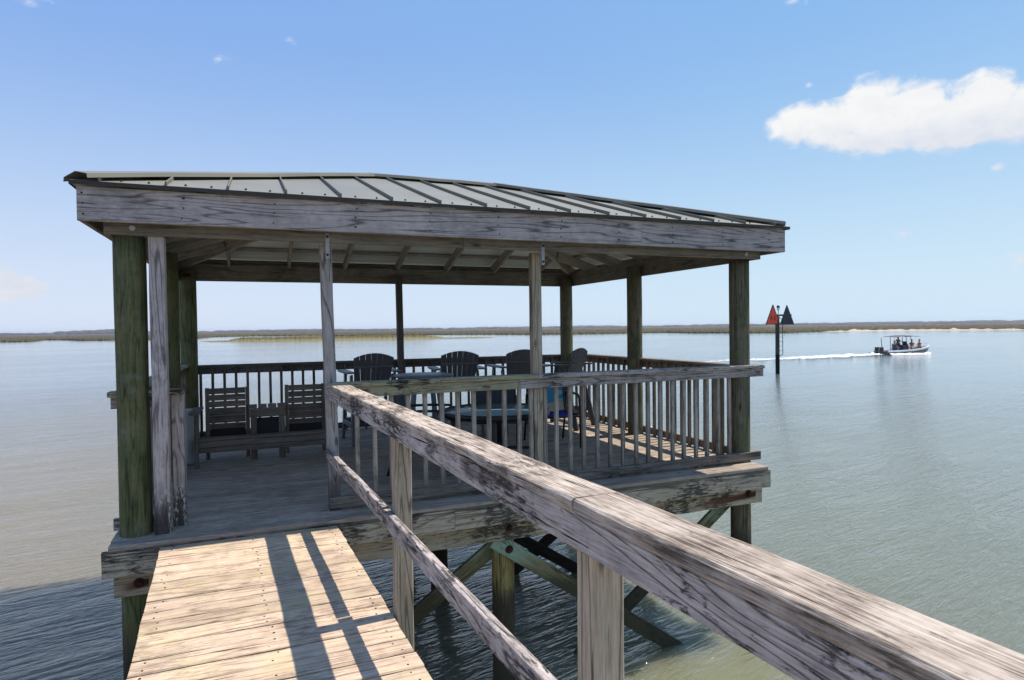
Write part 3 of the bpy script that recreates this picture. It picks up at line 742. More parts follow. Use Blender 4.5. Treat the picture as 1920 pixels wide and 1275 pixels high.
yb = .019
railing([((1.40, .01), (3.30, .01)), ((3.303, .01), (6.03, .01))], [((1.40, -.019), (3.10, -.019)), ((3.103, -.019), (6.03, -.019))], [((1.40, -.019), (5.99, -.019))],
        [(1.637, yb), (1.784, yb), (1.93, yb)] + [(2.079 + .15 * q, yb) for q in range(8)] + [(3.25, yb), (3.395, yb)] + [(3.515 + .149 * q, yb) for q in range(15)],
        ('mossrail', 'mossrail', 'botrail', 'baluster'), mat2='rail')
railing([((-.16, .05), (.335, .05))], [((-.15, .06), (.24, .06))], [((-.15, .06), (.24, .06))], [], ('mossrail', 'rail', 'rail', 'baluster'))
xs = 5.81
railing([((5.85, .18), (5.85, W + .22))], [((5.869, .18), (5.869, W + .22))], [((5.869, .18), (5.869, W + .22))], [(xs + .02, .24 + .149 * q) for q in range(27) if abs(.24 + .149 * q - 2.1) > .12 and abs(.24 + .149 * q - W) > .12], ('side_rail',) * 3 + ('side_rail',))
yb = 4.275
railing([((-.10, 4.30), (5.78, 4.30))], [((-.10, 4.315), (5.78, 4.315))], [((-.10, 4.315), (5.78, 4.315))], [(.129 + .15 * q, yb + .005) for q in range(38) if abs(.129 + .15 * q - 2.90) > .06], ('rail_dark',) * 4, 1.04)
railing([((-.07, .13), (-.07, W + .22))], [((-.09, .13), (-.09, W + .22))], [((-.09, .13), (-.09, W + .22))], [(-.05, .40 + .30 * q) for q in range(13)], ('mossrail', 'side_rail', 'side_rail', 'side_rail'))

# ------------------------------------------------------------------ the walkway that leads to it
WN = math.hypot(.0555, 1); WL = Vector((1, .0555, 0)) / WN; WD = Vector((.0555, -1, 0)) / WN; WO = Vector((.20, -.335, 0))
WALK = thing('pier_walkway', 'sunlit plank walkway with a weathered timber handrail leading to the pavilion', 'walkway', (1.0, -4.5, WATER_Z))
def wp(lat, s_, z): p = WO + WL * lat + WD * s_; return (p.x, p.y, z)
q = MB(); y = Y0 - .004 - .072; k = 0
while y > -11:
    xl = .20 + .0555 * (-.335 - y); xr = xl + 1.224
    q.board((xl + random.uniform(-.002, .002), y, -.061 + random.uniform(-.002, .002)), (xr + random.uniform(-.003, .004), y, -.061 + random.uniform(-.002, .002)), .1325, .038, seg=14, jit=.003, c=.005, ejit=.003, skew=.0555)
    if y > -4.6:
        for fx in (.055, .50, .95):
            for oy in (-.036, .036):
                nx = xl + 1.224 * fx + random.uniform(-.02, .02); q.pole((nx, y + oy, -.046), (nx, y + oy, -.0405 + random.uniform(-.0012, .001)), random.uniform(.0045, .0065), n=8, seg=1, mi=1)
    y -= .1445; k += 1
q.build('plank_deck', [M['walk'], M['nail']], WALK)
for lat in (.06, .61, 1.16):
    MB().board(wp(lat, -.02, -.174), wp(lat, 10.6, -.174), .04, .184, seg=20, jit=.002).build('stringer', M['rim'], WALK)
for s_ in (3.4, 7.6):
    for lat in (.08, 1.14):
        MB().pole((*wp(lat, s_, 0)[:2], -3.2), (*wp(lat, s_, 0)[:2], -.27), .1, .098, n=20, seg=8, jit=.04).build('pile', M['pile'], WALK)
RAIL = bpy.data.objects.new('handrail', None); COL.objects.link(RAIL); RAIL.parent = WALK; RAIL.matrix_parent_inverse = base_matrix(WALK).inverted(); RAIL.empty_display_size = .1
cz = 1.07 - .019
MB().board(wp(1.262, -.16, cz), wp(1.262, 3.72, cz), .142, .038, seg=60, jit=.004, c=.006, ejit=.003).board(wp(1.262, 3.7215, cz), wp(1.262, 10.5, cz), .142, .038, seg=60, jit=.004, c=.006).build('cap_rail', M['cap'], RAIL)
MB().board(wp(1.217, -.27, cz - .0645), wp(1.217, 5.2, cz - .0645), .038, .089, seg=60, jit=.003).board(wp(1.217, 5.203, cz - .0645), wp(1.217, 10.5, cz - .0645), .038, .089, seg=40, jit=.003).build('apron_rail', M['rail'], RAIL)
MB().board(wp(1.217, -.27, .475), wp(1.217, 1.66, .478), .038, .089, seg=24, jit=.003).board(wp(1.217, 1.672, .470), wp(1.217, 7.5, .470), .038, .089, seg=60, jit=.003).build('mid_rail', M['rail'], RAIL)
for s_ in (1.76, 3.70, 5.8, 8.0):
    MB().board(wp(1.283, s_, -.62), wp(1.283, s_, 1.03), .09, .09, up=WD, seg=14, jit=.003, c=.005).build('post', M['walkpost'], RAIL)


# ------------------------------------------------------------------ furniture on the pavilion floor
def adirondack(name, label, rot, loc, group):
    """tall deck chair, local frame: faces +y, floor at z = 0"""
    t = thing(name, label, 'chair', loc, rot, group)
    # back: seven fanned slats leaning away from the seat
    lean = R(17); Yb = Vector((0, -math.sin(lean), math.cos(lean))); ob = Vector((0, -.20, .73)); sl = MB()
    top = lambda x: .485 - .95 * x * x
    for i in range(7):
        c0 = (i - 3) * .062; c1 = (i - 3) * .0765; w0, w1 = .0285, .0358
        pts = [(c0 - w0, 0), (c0 + w0, 0)] + [(c1 + w1 * u_, top(c1 + w1 * u_)) for u_ in (1, .5, 0, -.5, -1)]
        curve = .16 * (c1 * c1)
        sl.prism(pts, .018, ob + Vector((0, curve * 1.5, 0)), (1, 0, 0), Yb)
    sl.build('backrest', M['slate'], t, True)
    for h_, w_ in ((.30, .50), (.045, .44)):
        sb = MB()
        pts = []
        for i in range(9):
            x = (i - 4) / 4 * w_ / 2; p = ob + Yb * h_ + Vector((x, .24 * x * x - .022, 0)); pts.append(p)
        for a, b in zip(pts, pts[1:]): sb.board(a, b, .022, .035, up=(0, 0, 1), c=.003)
        sb.build('back_support', M['slate'], t, True)
    st = MB()
    for i in range(6): st.board((-.26, -.17 + i * .085, .735 - .012 * math.sin(i)), (.26, -.17 + i * .085, .735 - .012 * math.sin(i)), .075, .02)
    st.build('seat', M['slate'], t, True)
    for sx_ in (-1, 1):
        MB().prism([(-.05, -.36), (.05, -.36), (.065, .1), (.06, .33), (.02, .37), (-.05, .35), (-.065, .1)], .022, (sx_ * .315, 0, .945), (1, 0, 0), (0, 1, 0)).build('armrest', M['slate'], t, True)
        MB().board((sx_ * .30, .33, 0), (sx_ * .275, .22, .932), .03, .085, up=(0, 1, 0)).build('leg', M['slate'], t, True)
        MB().board((sx_ * .30, -.40, 0), (sx_ * .272, -.16, .90), .03, .085, up=(0, 1, 0)).build('leg', M['slate'], t, True)
        MB().board((sx_ * .287, -.25, .69), (sx_ * .287, .28, .70), .024, .085).build('seat_rail', M['slate'], t, True)
        MB().board((sx_ * .30, -.34, .25), (sx_ * .30, .31, .25), .024, .06).build('side_rail', M['slate'], t, True)
    MB().board((-.29, .36, .27), (.29, .36, .27), .10, .022).board((-.29, .30, .25), (.29, .30, .25), .03, .06).build('footrest', M['slate'], t, True)
    return t


GRP = 'tall fan backed deck chairs facing the water'
c1 = adirondack('deck_chair', 'dark slate fan backed deck chair at the back rail, leftmost of the three facing away', R(3), (2.27, 3.25, 0), GRP)
for lab, rot, loc in (('dark slate fan backed deck chair at the back rail, middle of the three facing away', R(-7), (3.50, 3.22, 0)),
                      ('dark slate fan backed deck chair half hidden behind the right square post', R(-2), (4.43, 3.22, 0)),
                      ('grey fan backed deck chair turned sideways beside the corner pile', R(35), (5.15, 3.16, 0))):
    c = copy_tree(c1); c.location = loc; c.rotation_euler = (0, 0, rot); c['label'] = lab

# blue grey bar table between the tall chairs
t = thing('bar_table', 'pale blue grey bar height table between the two left fan backed chairs', 'table', (2.80, 2.35, 0))
MB().lathe([(.001, .905), (.36, .905), (.385, .915), (.385, .928), (.37, .935), (.001, .935)], (0, 0, 0), 32).build('tabletop', M['bluegrey'], t, True)
for a in (45, 135, 225, 315):
    ca, sa = math.cos(R(a)), math.sin(R(a)); MB().board((ca * .34, sa * .34, 0), (ca * .20, sa * .20, .905), .035, .075, up=(ca, sa, 0)).build('leg', M['bluegrey'], t, True)
MB().board((-.22, -.22, .3), (.22, .22, .3), .05, .022).board((-.22, .22, .323), (.22, -.22, .323), .05, .022).build('stretcher', M['bluegrey'], t, True)

# round glass table
t = thing('patio_table', 'round glass topped table with dark metal frame behind the front balustrade', 'table', (3.17, .75, 0), R(10))
MB().lathe([(.001, .648), (.545, .648), (.55, .654), (.001, .656)], (0, 0, 0), 40).build('glass_top', M['glass'], t, True)
MB().lathe([(.535, .60), (.56, .60), (.566, .63), (.566, .652), (.552, .659), (.551, .645), (.535, .645), (.535, .60)], (0, 0, 0), 40).build('table_rim', M['black'], t, True)
for a in (-125, -35, 55, 145):
    ca, sa = math.cos(R(a)), math.sin(R(a)); MB().board((ca * .50, sa * .50, 0), (ca * .42, sa * .42, .60), .06, .035, up=(ca, sa, 0)).build('leg', M['black'], t, True)
MB().board((.44 * math.cos(R(55)), .44 * math.sin(R(55)), .22), (.44 * math.cos(R(-125)), .44 * math.sin(R(-125)), .22), .02, .03).board((.44 * math.cos(R(145)), .44 * math.sin(R(145)), .252), (.44 * math.cos(R(-35)), .44 * math.sin(R(-35)), .252), .02, .03).build('stretcher', M['black'], t, True)


def sling_chair(name, label, loc, rot, fab, group):
    """metal sling armchair, local frame: faces -y"""
    t = thing(name, label, 'chair', loc, rot, group)
    f_ = MB(); prof = [(-.25, .415), (-.1, .395), (.1, .385), (.20, .40), (.235, .46), (.27, .60), (.31, .76), (.34, .87)]
    cum = [0]
    for a, b in zip(prof, prof[1:]): cum.append(cum[-1] + math.hypot(a[0] - b[0], a[1] - b[1]))
    nu = 6; b0 = len(f_.v)
    for sgn in (0, 1):
        for i, (y, z) in enumerate(prof):
            for k in range(nu + 1):
                x = (k / nu - .5) * .47; dip = -.02 * (1 - (2 * k / nu - 1) ** 2)
                f_.v.append((x, y - dip * .3 + sgn * .004, z + dip - sgn * .006))
    n2 = (nu + 1)
    for sgn in (0, 1):
        o_ = b0 + sgn * n2 * len(prof)
        for i in range(len(prof) - 1):
            for k in range(nu):
                uv = [(k / nu, cum[i] / cum[-1]), ((k + 1) / nu, cum[i] / cum[-1]), ((k + 1) / nu, cum[i + 1] / cum[-1]), (k / nu, cum[i + 1] / cum[-1])]
                idx = (o_ + i * n2 + k, o_ + i * n2 + k + 1, o_ + (i + 1) * n2 + k + 1, o_ + (i + 1) * n2 + k)
                f_.face(idx if not sgn else idx[::-1], uv if not sgn else uv[::-1], 0, True)
    f_.build('sling_seat', M[fab], t, True)
    for sx_ in (-1, 1):
        x = sx_ * .245
        MB().tube([(x, y, z) for y, z in prof], .013).build('side_frame', M['black'], t, True)
        x = sx_ * .27
        MB().tube([(x, .40, 0), (x, .30, .35), (x, .27, .62), (x, .22, .655), (x, 0, .66), (x, -.20, .655), (x, -.26, .62), (x, -.285, .40), (x, -.30, 0)], .015).build('arm_and_legs', M['black'], t, True)
    for a, b in (((-.27, -.285, .39), (.27, -.285, .39)), ((-.245, .345, .87), (.245, .345, .87)), ((-.27, .31, .36), (.27, .31, .36))):
        MB().tube([a, b], .012).build('cross_bar', M['black'], t, True)
    return t


s1 = sling_chair('sling_chair', 'blue and beige striped sling chair with black frame right of the square post', (4.36, 1.85, 0), R(-8), 'sling', 'metal sling chairs round the glass table')
s2 = sling_chair('sling_chair', 'dark sling chair with black frame left of the glass table', (2.55, 1.15, 0), R(70), 'sling_dark', 'metal sling chairs round the glass table')
s3 = sling_chair('sling_chair', 'dark sling chair with black frame behind the glass table, below the deck chairs', (3.55, 1.75, 0), R(-20), 'sling_dark', 'metal sling chairs round the glass table')

# double seat with a table between
t = thing('double_bench', 'weathered wooden double seat joined by a small slatted table', 'bench', (.93, 2.55, 0))
def B_(p0, p1, w_, h, up=(0, 0, 1)): return MB().board(p0, p1, w_, h, up=up, seg=4, jit=.0015)
yb = 2.78
for (xa, xb) in ((.285, .765), (1.165, 1.64)):
    q = MB()
    for zz in (.80, .722, .645): q.board((xa + .045, yb, zz), (xb - .045, yb, zz), .022, .068, seg=3, jit=.001)
    q.board((xa + .045, yb, .555), (xb - .045, yb, .555), .022, .09).board((xa + .045, yb, .465), (xb - .045, yb, .465), .022, .085).board((xa + .045, yb, .385), (xb - .045, yb, .385), .022, .06)
    q.build('backrest', M['bench'], t)
    for xx in (xa + .022, xb - .022): MB().board((xx, yb - .004, .0), (xx, yb - .004, .84), .042, .05, up=(0, 1, 0)).build('back_post', M['bench'], t)
    q = MB()
    for i in range(5): q.board((xa + .02, 2.34 + i * .085, .27 - i * .016), (xb - .02, 2.34 + i * .085, .27 - i * .016), .075, .022)
    q.build('seat', M['bench_shade'], t)
    MB().board((xa + .045, yb + .01, .32), (xb - .045, yb + .01, .32), .022, .19).build('gap_shade_board', M['bench_shade'], t)  # added dark board standing in for the shaded gap below the backrest
q = MB()
for i in range(4): q.board((.80 + i * .108, 2.56, .61), (.80 + i * .108, yb + .02, .61), .096, .022)
q.build('table_slats', M['bench'], t)
MB().board((.83, 2.60, .36), (1.10, 2.60, .36), .02, .24).build('table_shade_board', M['bench_shade'], t)  # dark board standing in for the shade under the small table
MB().board((.77, 2.56, .545), (1.16, 2.56, .545), .024, .105).build('table_apron', M['bench'], t)
for xx in (.81, 1.12): MB().board((xx, 2.57, 0), (xx, 2.57, .49), .07, .04, up=(0, 1, 0)).build('leg', M['bench'], t)
MB().board((.215, 2.355, .305), (1.70, 2.355, .305), .15, .024, seg=6, jit=.001).build('seat_board', M['bench'], t)
MB().board((.215, 2.30, .255), (1.70, 2.30, .255), .03, .07, seg=6, jit=.001).build('front_rail', M['bench'], t)
MB().board((.215, 2.30, .19), (1.70, 2.30, .185), .024, .06, seg=6, jit=.001).build('front_rail', M['bench'], t)
for xx in (.228, 1.69):
    MB().board((xx, 2.27, 0), (xx, 2.27, .60), .04, .07, up=(0, 1, 0)).build('leg', M['bench'], t)
    MB().board((xx - .01, 2.18, .612), (xx - .01, yb, .612), .10, .024).build('armrest', M['bench'], t)

tag(MB().lathe([(.001, 0), (.085, 0), (.115, .03), (.128, .09), (.138, .30), (.145, .56), (.15, .60), (.142, .62), (.13, .60), (.12, .10), (.001, .08)], (.095, 2.56, .002), 72, rib=.018, nr=24).build('ribbed_bin', M['bin']),
    'pale grey ribbed plastic bin tucked between the left piles and the bench', 'bin')

# ------------------------------------------------------------------ channel marker
t = thing('channel_marker', 'channel marker pile with one red and one charcoal triangular board and a lantern', 'navigation marker', (32.883, 26.468, WATER_Z), 0)
cr_, sr_ = _r.copy(), Vector((math.sin(_yaw), math.cos(_yaw), 0))
def mk(a, b, z): v = cr_ * a + sr_ * b; return (v.x, v.y, z)
MB().pole(mk(0, 0, -2), mk(0, 0, 3.95), .135, .13, n=20, seg=10, jit=.04).build('pile', wood('marker_pile_wood', (.02, .022, .018), (.05, .05, .042), (.09, .09, .075), low=(-.55, -.35, (.006, .006, .005), 1.)), t, True)
MB().board(mk(-.25, -.02, 3.90), mk(.95, .05, 3.90), .10, .12).build('crossarm', M['charcoal'], t, True)
def dayboard(c, ang, mat, name, edge):
    X = (cr_ * math.cos(ang) + sr_ * math.sin(ang)).normalized(); o_ = Vector(mk(*c))
    q = MB().prism([(-.62, 0), (.62, 0), (.02, 1.2), (-.02, 1.2)], .022, o_, X, (0, 0, 1)); d0 = q.build(name, M[mat], t, True)
    fr = MB()
    N = X.cross(Vector((0, 0, 1)))
    for a, b in (((-.64, -.015), (.64, -.015)), ((.64, -.015), (0, 1.25)), ((0, 1.25), (-.64, -.015))):
        p = o_ + X * a[0] + Vector((0, 0, a[1])) ; q_ = o_ + X * b[0] + Vector((0, 0, b[1])); fr.board(p, q_, .05, .05, up=N)
    fr.build('frame', M['charcoal'], d0, True)
    return d0, o_, X, N
d0, o_, X, N = dayboard((-.42, -.30, 3.33), R(27), 'red', 'dayboard', None)
sgn = 1 if (N.dot(sr_) < 0) else -1
dg = MB()
for cx in (-.17, .13):
    P_ = lambda x, z: o_ + X * (cx + x) + Vector((0, 0, z)) + N * (sgn * .016)
    dg.board(P_(.05, .20), P_(.05, .55), .045, .008, up=N, c=.001).board(P_(-.08, .325), P_(.10, .325), .045, .009, up=N, c=.001).board(P_(-.065, .325), P_(.04, .55), .045, .0085, up=N, c=.001)
dg.build('numerals', M['darkred'], d0, True)
dayboard((.76, .28, 3.31), R(-74), 'charcoal', 'dayboard', None)
MB().tube([mk(.06, 0, 3.95), mk(.06, 0, 4.27)], .025).build('lantern_stem', M['zinc'], t, True)
MB().lathe([(.001, 4.22), (.08, 4.22), (.085, 4.26), (.075, 4.40), (.001, 4.40)], (mk(.06, 0, 0)[0], mk(.06, 0, 0)[1], 0), 16).build('lantern', M['lens'], t, True)
MB().lathe([(.001, 4.40), (.10, 4.40), (.11, 4.46), (.07, 4.55), (.001, 4.57)], (mk(.06, 0, 0)[0], mk(.06, 0, 0)[1], 0), 16).build('lantern_cap', M['charcoal'], t, True)
q = MB().tube([mk(.10, -.06, 3.75), mk(.30, -.06, 3.60), mk(.32, -.06, 3.3), mk(.33, -.06, 1.35), mk(.30, -.06, 1.28), mk(.10, -.06, 1.18)], .022)
for i in range(7): q.tube([mk(.12, -.06, 1.55 + i * .3), mk(.33, -.06, 1.55 + i * .3)], .013, 6)
q.build('ladder', M['charcoal'], t, True)

# ------------------------------------------------------------------ motor boat, people aboard, wake
BO = Vector((64.4, 40.4, WATER_Z - .27)); BROT = R(-12)
t = thing('motor_boat', 'open motor boat with dark hull, white gunwale and thin maroon canopy crossing the river', 'boat', BO, BROT)
q = MB(); rings = []; st = [(-2.75, 1.0, .62, -.15), (-1.5, 1.08, .64, -.18), (0, 1.10, .70, -.18), (1.2, .98, .80, -.10), (2.1, .66, .92, .10), (2.75, .26, 1.03, .45), (3.05, .02, 1.08, .95)]
for (x, hb_, sh, kl) in st:
    ch = kl + (sh - kl) * .38
    rings.append([(x, -hb_, sh), (x + .0, -hb_ * .88, ch), (x, 0, kl), (x, hb_ * .88, ch), (x, hb_, sh)])
q.sweep(rings, [0, .5, 1, 1.5, 2, 2.5], [0, 1, 2, 3, 4, 5, 6], (0, 0), 0, False, 0, caps=True, closed=False)
hull = q.build('hull', M['hull_dark'], t, True)
q = MB()
for sx_ in (-1, 1):
    pts = [(x, sx_ * hb_, sh + .02) for (x, hb_, sh, kl) in st]
    for a, b in zip(pts, pts[1:]): q.board(a, b, .16, .17, c=.02)
q.build('gunwale', M['white'], t, True)
q = MB(); b0 = 0
for (x, hb_, sh, kl) in st[:6]: q.v += [(x, -hb_ * .93, .42 + .1 * (x > 1)), (x, hb_ * .93, .42 + .1 * (x > 1))]
for i in range(5): q.face((2 * i, 2 * i + 2, 2 * i + 3, 2 * i + 1))
q.build('cockpit_floor', M['white'], t, True)
MB().board((-.1, 0, .42), (-.1, 0, 1.25), .75, .75, up=(1, 0, 0), c=.06).board((.2, 0, .42), (.2, 0, .75), .7, .6, up=(1, 0, 0), c=.05).build('console', M['navy'], t, True)
MB().board((.18, 0, 1.25), (.02, 0, 1.62), .66, .02, up=(1, 0, 0)).build('windscreen', M['black'], t, True)
MB().board((-1.0, 0, .42), (-1.0, 0, 1.05), .8, .45, up=(1, 0, 0), c=.05).build('leaning_post', M['white'], t, True)
MB().board((-1.05, -.4, 1.22), (-1.05, .4, 1.22), .1, .32, up=(0, 0, 1), c=.03).build('seat_back', M['navy'], t, True)
q = MB()
for x in (-1.05, -.15, .42):
    for sx_ in (-1, 1): q.tube([(x, sx_ * .62, .45), (x - .05, sx_ * .60, 1.5), (x - .12, sx_ * .55, 2.22)], .03, 6)
q.build('canopy_frame', M['charcoal'], t, True)
q = MB(); rings = []
for i in range(9):
    x = -1.75 + i * .36; z = 2.26 - .010 * (i - 4) ** 2 * .8
    rings.append([(x, -.95, z - .05), (x, -.5, z + .02), (x, 0, z + .04), (x, .5, z + .02), (x, .95, z - .05), (x, .95, z - .07), (x, 0, z + .01), (x, -.95, z - .07)])
q.sweep(rings, [k * .3 for k in range(9)], [i * .36 for i in range(9)], (0, 0), 0, False); q.build('canopy', M['redcanvas'], t, True)
for yy in (-.32, .32):
    o1 = MB().board((-2.98, yy, .64), (-2.98, yy, 1.06), .27, .40, up=(1, 0, 0), c=.09).build('outboard_motor', M['black'], t, True)
    MB().board((-2.98, yy, -.4), (-2.98, yy, .56), .16, .24, up=(1, 0, 0), c=.03).build('motor_leg', M['black'], o1, True)
q = MB()
for sx_ in (-1, 1): q.tube([(.9, sx_ * .95, .88), (1.2, sx_ * .9, 1.1), (2.2, sx_ * .55, 1.24), (2.95, sx_ * .08, 1.36)], .018, 6)
q.build('bow_rail', M['zinc'], t, True)
q = MB()
for (x, yy) in ((-1.9, .8), (-1.75, -.8), (-2.3, .4)): q.tube([(x, yy, .7), (x - .12, yy, 2.0)], .018, 6)
q.build('rod_holders', M['charcoal'], t, True)


def skin_mesh(name, verts, edges, rad, mat, parent=None, loc=None, rot=None):
    me = bpy.data.meshes.new(name); bm = bmesh.new(); sk = bm.verts.layers.skin.verify(); vs = []
    for p, r_ in zip(verts, rad):
        v = bm.verts.new(p); v[sk].radius = (r_, r_) if not isinstance(r_, tuple) else r_; vs.append(v)
    vs[0][sk].use_root = True
    for a, b in edges: bm.edges.new((vs[a], vs[b]))
    bm.to_mesh(me); bm.free(); me.materials.append(mat)
    o = bpy.data.objects.new(name, me); COL.objects.link(o)
    o.modifiers.new('skin', 'SKIN').use_smooth_shade = True; s_ = o.modifiers.new('subdiv', 'SUBSURF'); s_.levels = 1; s_.render_levels = 1
    if parent is not None: o.parent = parent
    return o


def person(label, loc, rot, seated, shirt, shorts):
    """one figure facing +x; the pelvis sits at z = 0 of its joints list, moved so that feet or seat touch"""
    hz = .46 if seated else .92
    V_ = [(0, 0, hz), (0, 0, hz + .25), (0, 0, hz + .47), (.01, 0, hz + .56), (.03, 0, hz + .68), (.03, 0, hz + .78)]
    Rr = [(.13, .16), (.115, .15), (.12, .19), .055, .095, .075]; E_ = [(0, 1), (1, 2), (2, 3), (3, 4), (4, 5)]
    cl_s = ([], [], []); cl_p = ([], [], [])
    for sx_ in (-1, 1):
        b = len(V_)
        el = (.10, sx_ * .27, hz + .24); ha = (.32, sx_ * .20, hz + .26) if not seated else (.30, sx_ * .17, hz + .12)
        V_ += [(0, sx_ * .20, hz + .44), el, ha, (ha[0] + .09, ha[1] - .01 * sx_, ha[2] + .0)]; Rr += [.055, .042, .032, .034]; E_ += [(2, b), (b, b + 1), (b + 1, b + 2), (b + 2, b + 3)]
        b = len(V_)
        if seated: V_ += [(.04, sx_ * .10, hz - .01), (.43, sx_ * .13, hz + .03), (.46, sx_ * .13, .08), (.60, sx_ * .14, .04)]
        else: V_ += [(0, sx_ * .10, hz - .06), (.03, sx_ * .12, .50), (0, sx_ * .13, .08), (.15, sx_ * .14, .04)]
        Rr += [.088, .062, .042, .035]; E_ += [(0, b), (b, b + 1), (b + 1, b + 2), (b + 2, b + 3)]
    o = skin_mesh('person', V_, E_, Rr, M['skin']); o.location = loc; o.rotation_euler = (0, 0, rot)
    tag(o, label, 'person')
    sh = skin_mesh('shirt', [V_[0], V_[1], V_[2], V_[6], tuple((Vector(V_[6]) + Vector(V_[7])) / 2), V_[14], tuple((Vector(V_[14]) + Vector(V_[15])) / 2)],
                   [(0, 1), (1, 2), (2, 3), (3, 4), (2, 5), (5, 6)], [(.14, .17), (.13, .165), (.135, .205), .068, .062, .068, .062], shirt, o)
    sp = skin_mesh('shorts', [(V_[0][0], 0, hz - .02), V_[10], tuple((Vector(V_[10]) * .3 + Vector(V_[11]) * .7)), V_[18], tuple((Vector(V_[18]) * .3 + Vector(V_[19]) * .7))],
                   [(0, 1), (1, 2), (0, 3), (3, 4)], [(.145, .175), .10, .082, .10, .082], shorts, o)
    hr_ = MB(); hr_.lathe([(.001, .0), (.085, .005), (.105, .06), (.085, .12), (.001, .15)], (.02, 0, hz + .70), 14); h_ = hr_.build('hair', M['hair'], o, True)
    return o


def bp(x, y, z): return BO + Vector((x * math.cos(BROT) - y * math.sin(BROT), x * math.sin(BROT) + y * math.cos(BROT), z))
tee = plain('dark_shirt', (.03, .035, .05), .8); tee2 = plain('orange_shirt', (.50, .17, .08), .8); tee3 = plain('tan_shirt', (.45, .30, .20), .8)
person('person in dark clothes standing at the console of the motor boat', bp(-.62, .1, .42), BROT, False, tee, tee)
person('person in orange top sitting nearest the bow of the motor boat', bp(1.75, -.18, .52), BROT + R(170), True, tee2, tee)
person('person in tan top sitting between the console and the bow of the motor boat', bp(1.2, .25, .52), BROT + R(200), True, tee3, M['white'])
person('person in dark clothes sitting behind the console of the motor boat', bp(-1.45, -.35, .42), BROT, True, tee, M['navy'])
MB_ = MB().board((1.95, -.5, .52), (1.95, .5, .52), .4, .40, c=.04); MB_.build('bow_seat', M['white'], t, True)


def foam_mat():
    m, t, b = principled('sea_foam')
    geo = t.new('ShaderNodeNewGeometry'); P = geo.outputs['Position']; uv = t.new('ShaderNodeUVMap'); uv.uv_map = 'UVMap'; u, v, _ = t.sep(uv.outputs[0])
    n = t.noise(t.scalev(P, (.45, .9, .5)), 1.3, 8, .74, .3)
    edge = t.math('SUBTRACT', 1., t.math('ABSOLUTE', t.math('SUBTRACT', t.math('MULTIPLY', v, 2.), 1.)))
    a = t.ss(t.math('ADD', n, t.math('MULTIPLY', t.math('SUBTRACT', t.math('MULTIPLY', edge, t.math('SUBTRACT', 1.12, t.math('MULTIPLY', u, .55))), .45), .55)), .56, .70)
    b.inputs['Base Color'].default_value = (.78, .80, .82, 1); b.inputs['Roughness'].default_value = .9
    t.l.new(t.math('MULTIPLY', a, .88), b.inputs['Alpha'])
    return m


M['foam'] = foam_mat()
q = MB(); PTS = [(bp(-2.5, 0, .27), 2.2), (Vector((58, 40.7, WATER_Z)), 7.5), (Vector((53.5, 40.4, WATER_Z)), 10.5), (Vector((48.5, 40.1, WATER_Z)), 10.5), (Vector((43.5, 40.0, WATER_Z)), 9.0), (Vector((38, 40.2, WATER_Z)), 6.5), (Vector((30, 40.8, WATER_Z)), 5.)]
rows = []; N_ = 90
for i in range(N_ + 1):
    f = i / N_ * (len(PTS) - 1); k = min(int(f), len(PTS) - 2); u_ = f - k; c = PTS[k][0].lerp(PTS[k + 1][0], u_); wd = PTS[k][1] * (1 - u_) + PTS[k + 1][1] * u_
    d = (PTS[k + 1][0] - PTS[k][0]).normalized(); n_ = Vector((-d.y, d.x, 0)); row = []
    for jx in range(9):
        s_ = jx / 8 - .5; p = c + n_ * s_ * wd * (1 + .25 * mnoise.noise((i * .35, jx * .2, 0)))
        hgt = .03 + (.16 * (1 - i / N_) + .05) * max(0, mnoise.noise((i * .9, jx * .8, 3)) + .25) * (1 - abs(2 * s_) ** 2)
        row.append(len(q.v)); q.v.append((p.x, p.y, WATER_Z + hgt if 0 < jx < 8 else WATER_Z + .015))
    rows.append(row)
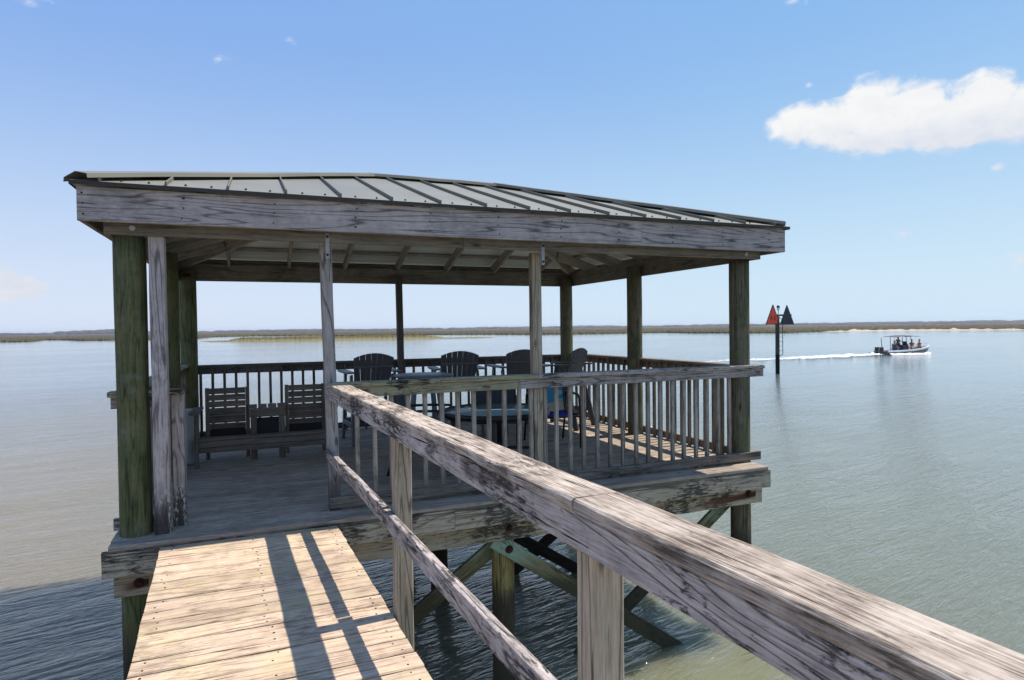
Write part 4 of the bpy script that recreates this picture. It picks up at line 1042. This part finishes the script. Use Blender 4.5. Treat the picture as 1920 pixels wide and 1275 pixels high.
for i in range(N_):
    for jx in range(8):
        q.face((rows[i][jx], rows[i + 1][jx], rows[i + 1][jx + 1], rows[i][jx + 1]), [(i / N_, jx / 8), ((i + 1) / N_, jx / 8), ((i + 1) / N_, (jx + 1) / 8), (i / N_, (jx + 1) / 8)], 0, True)
# bow wave along the near and far side of the hull
for sx_ in (-1, 1):
    b0 = len(q.v)
    for i in range(25):
        x = -2.8 + i * .25; hb_ = lerp_table([(s[0], s[1]) for s in st], x)
        o1 = bp(x, sx_ * (hb_ * .9), .32); o2 = bp(x - .12, sx_ * (hb_ * .95 + .15 + .25 * (1 - i / 24)), .40 + .08 * random.random()); o3 = bp(x - .25, sx_ * (hb_ + .45 + .5 * (1 - i / 24)), .285)
        q.v += [tuple(o1), tuple(o2), tuple(o3)]
    for i in range(24):
        for k in (0, 1): q.face((b0 + i * 3 + k, b0 + i * 3 + 3 + k, b0 + i * 3 + 4 + k, b0 + i * 3 + 1 + k), [(0, .5)] * 4, 0, True)
tag(q.build('wake', M['foam']), 'long band of white foam trailing behind the motor boat', 'wake', kind='stuff')

# ------------------------------------------------------------------ sea air
q = MB(); x0, x1, y0, y1, z0, z1 = -5050, 5050, -2550, 6050, WATER_Z - 8, 17.
q.v += [(x0, y0, z0), (x1, y0, z0), (x1, y1, z0), (x0, y1, z0), (x0, y0, z1), (x1, y0, z1), (x1, y1, z1), (x0, y1, z1)]
for f in ((3, 2, 1, 0), (4, 5, 6, 7), (0, 1, 5, 4), (1, 2, 6, 5), (2, 3, 7, 6), (3, 0, 4, 7)): q.face(f)
hm = bpy.data.materials.new('sea_haze'); hm.use_nodes = True; t = NT(hm.node_tree); t.n.clear()
pv = t.new('ShaderNodeVolumePrincipled'); pv.inputs['Color'].default_value = (.86, .90, 1, 1); pv.inputs['Density'].default_value = .00017; pv.inputs['Anisotropy'].default_value = .2
ho = t.new('ShaderNodeOutputMaterial'); t.l.new(pv.outputs[0], ho.inputs['Volume'])
tag(q.build('haze', hm), 'thin pale sea haze over the river and marsh', 'haze', kind='stuff')
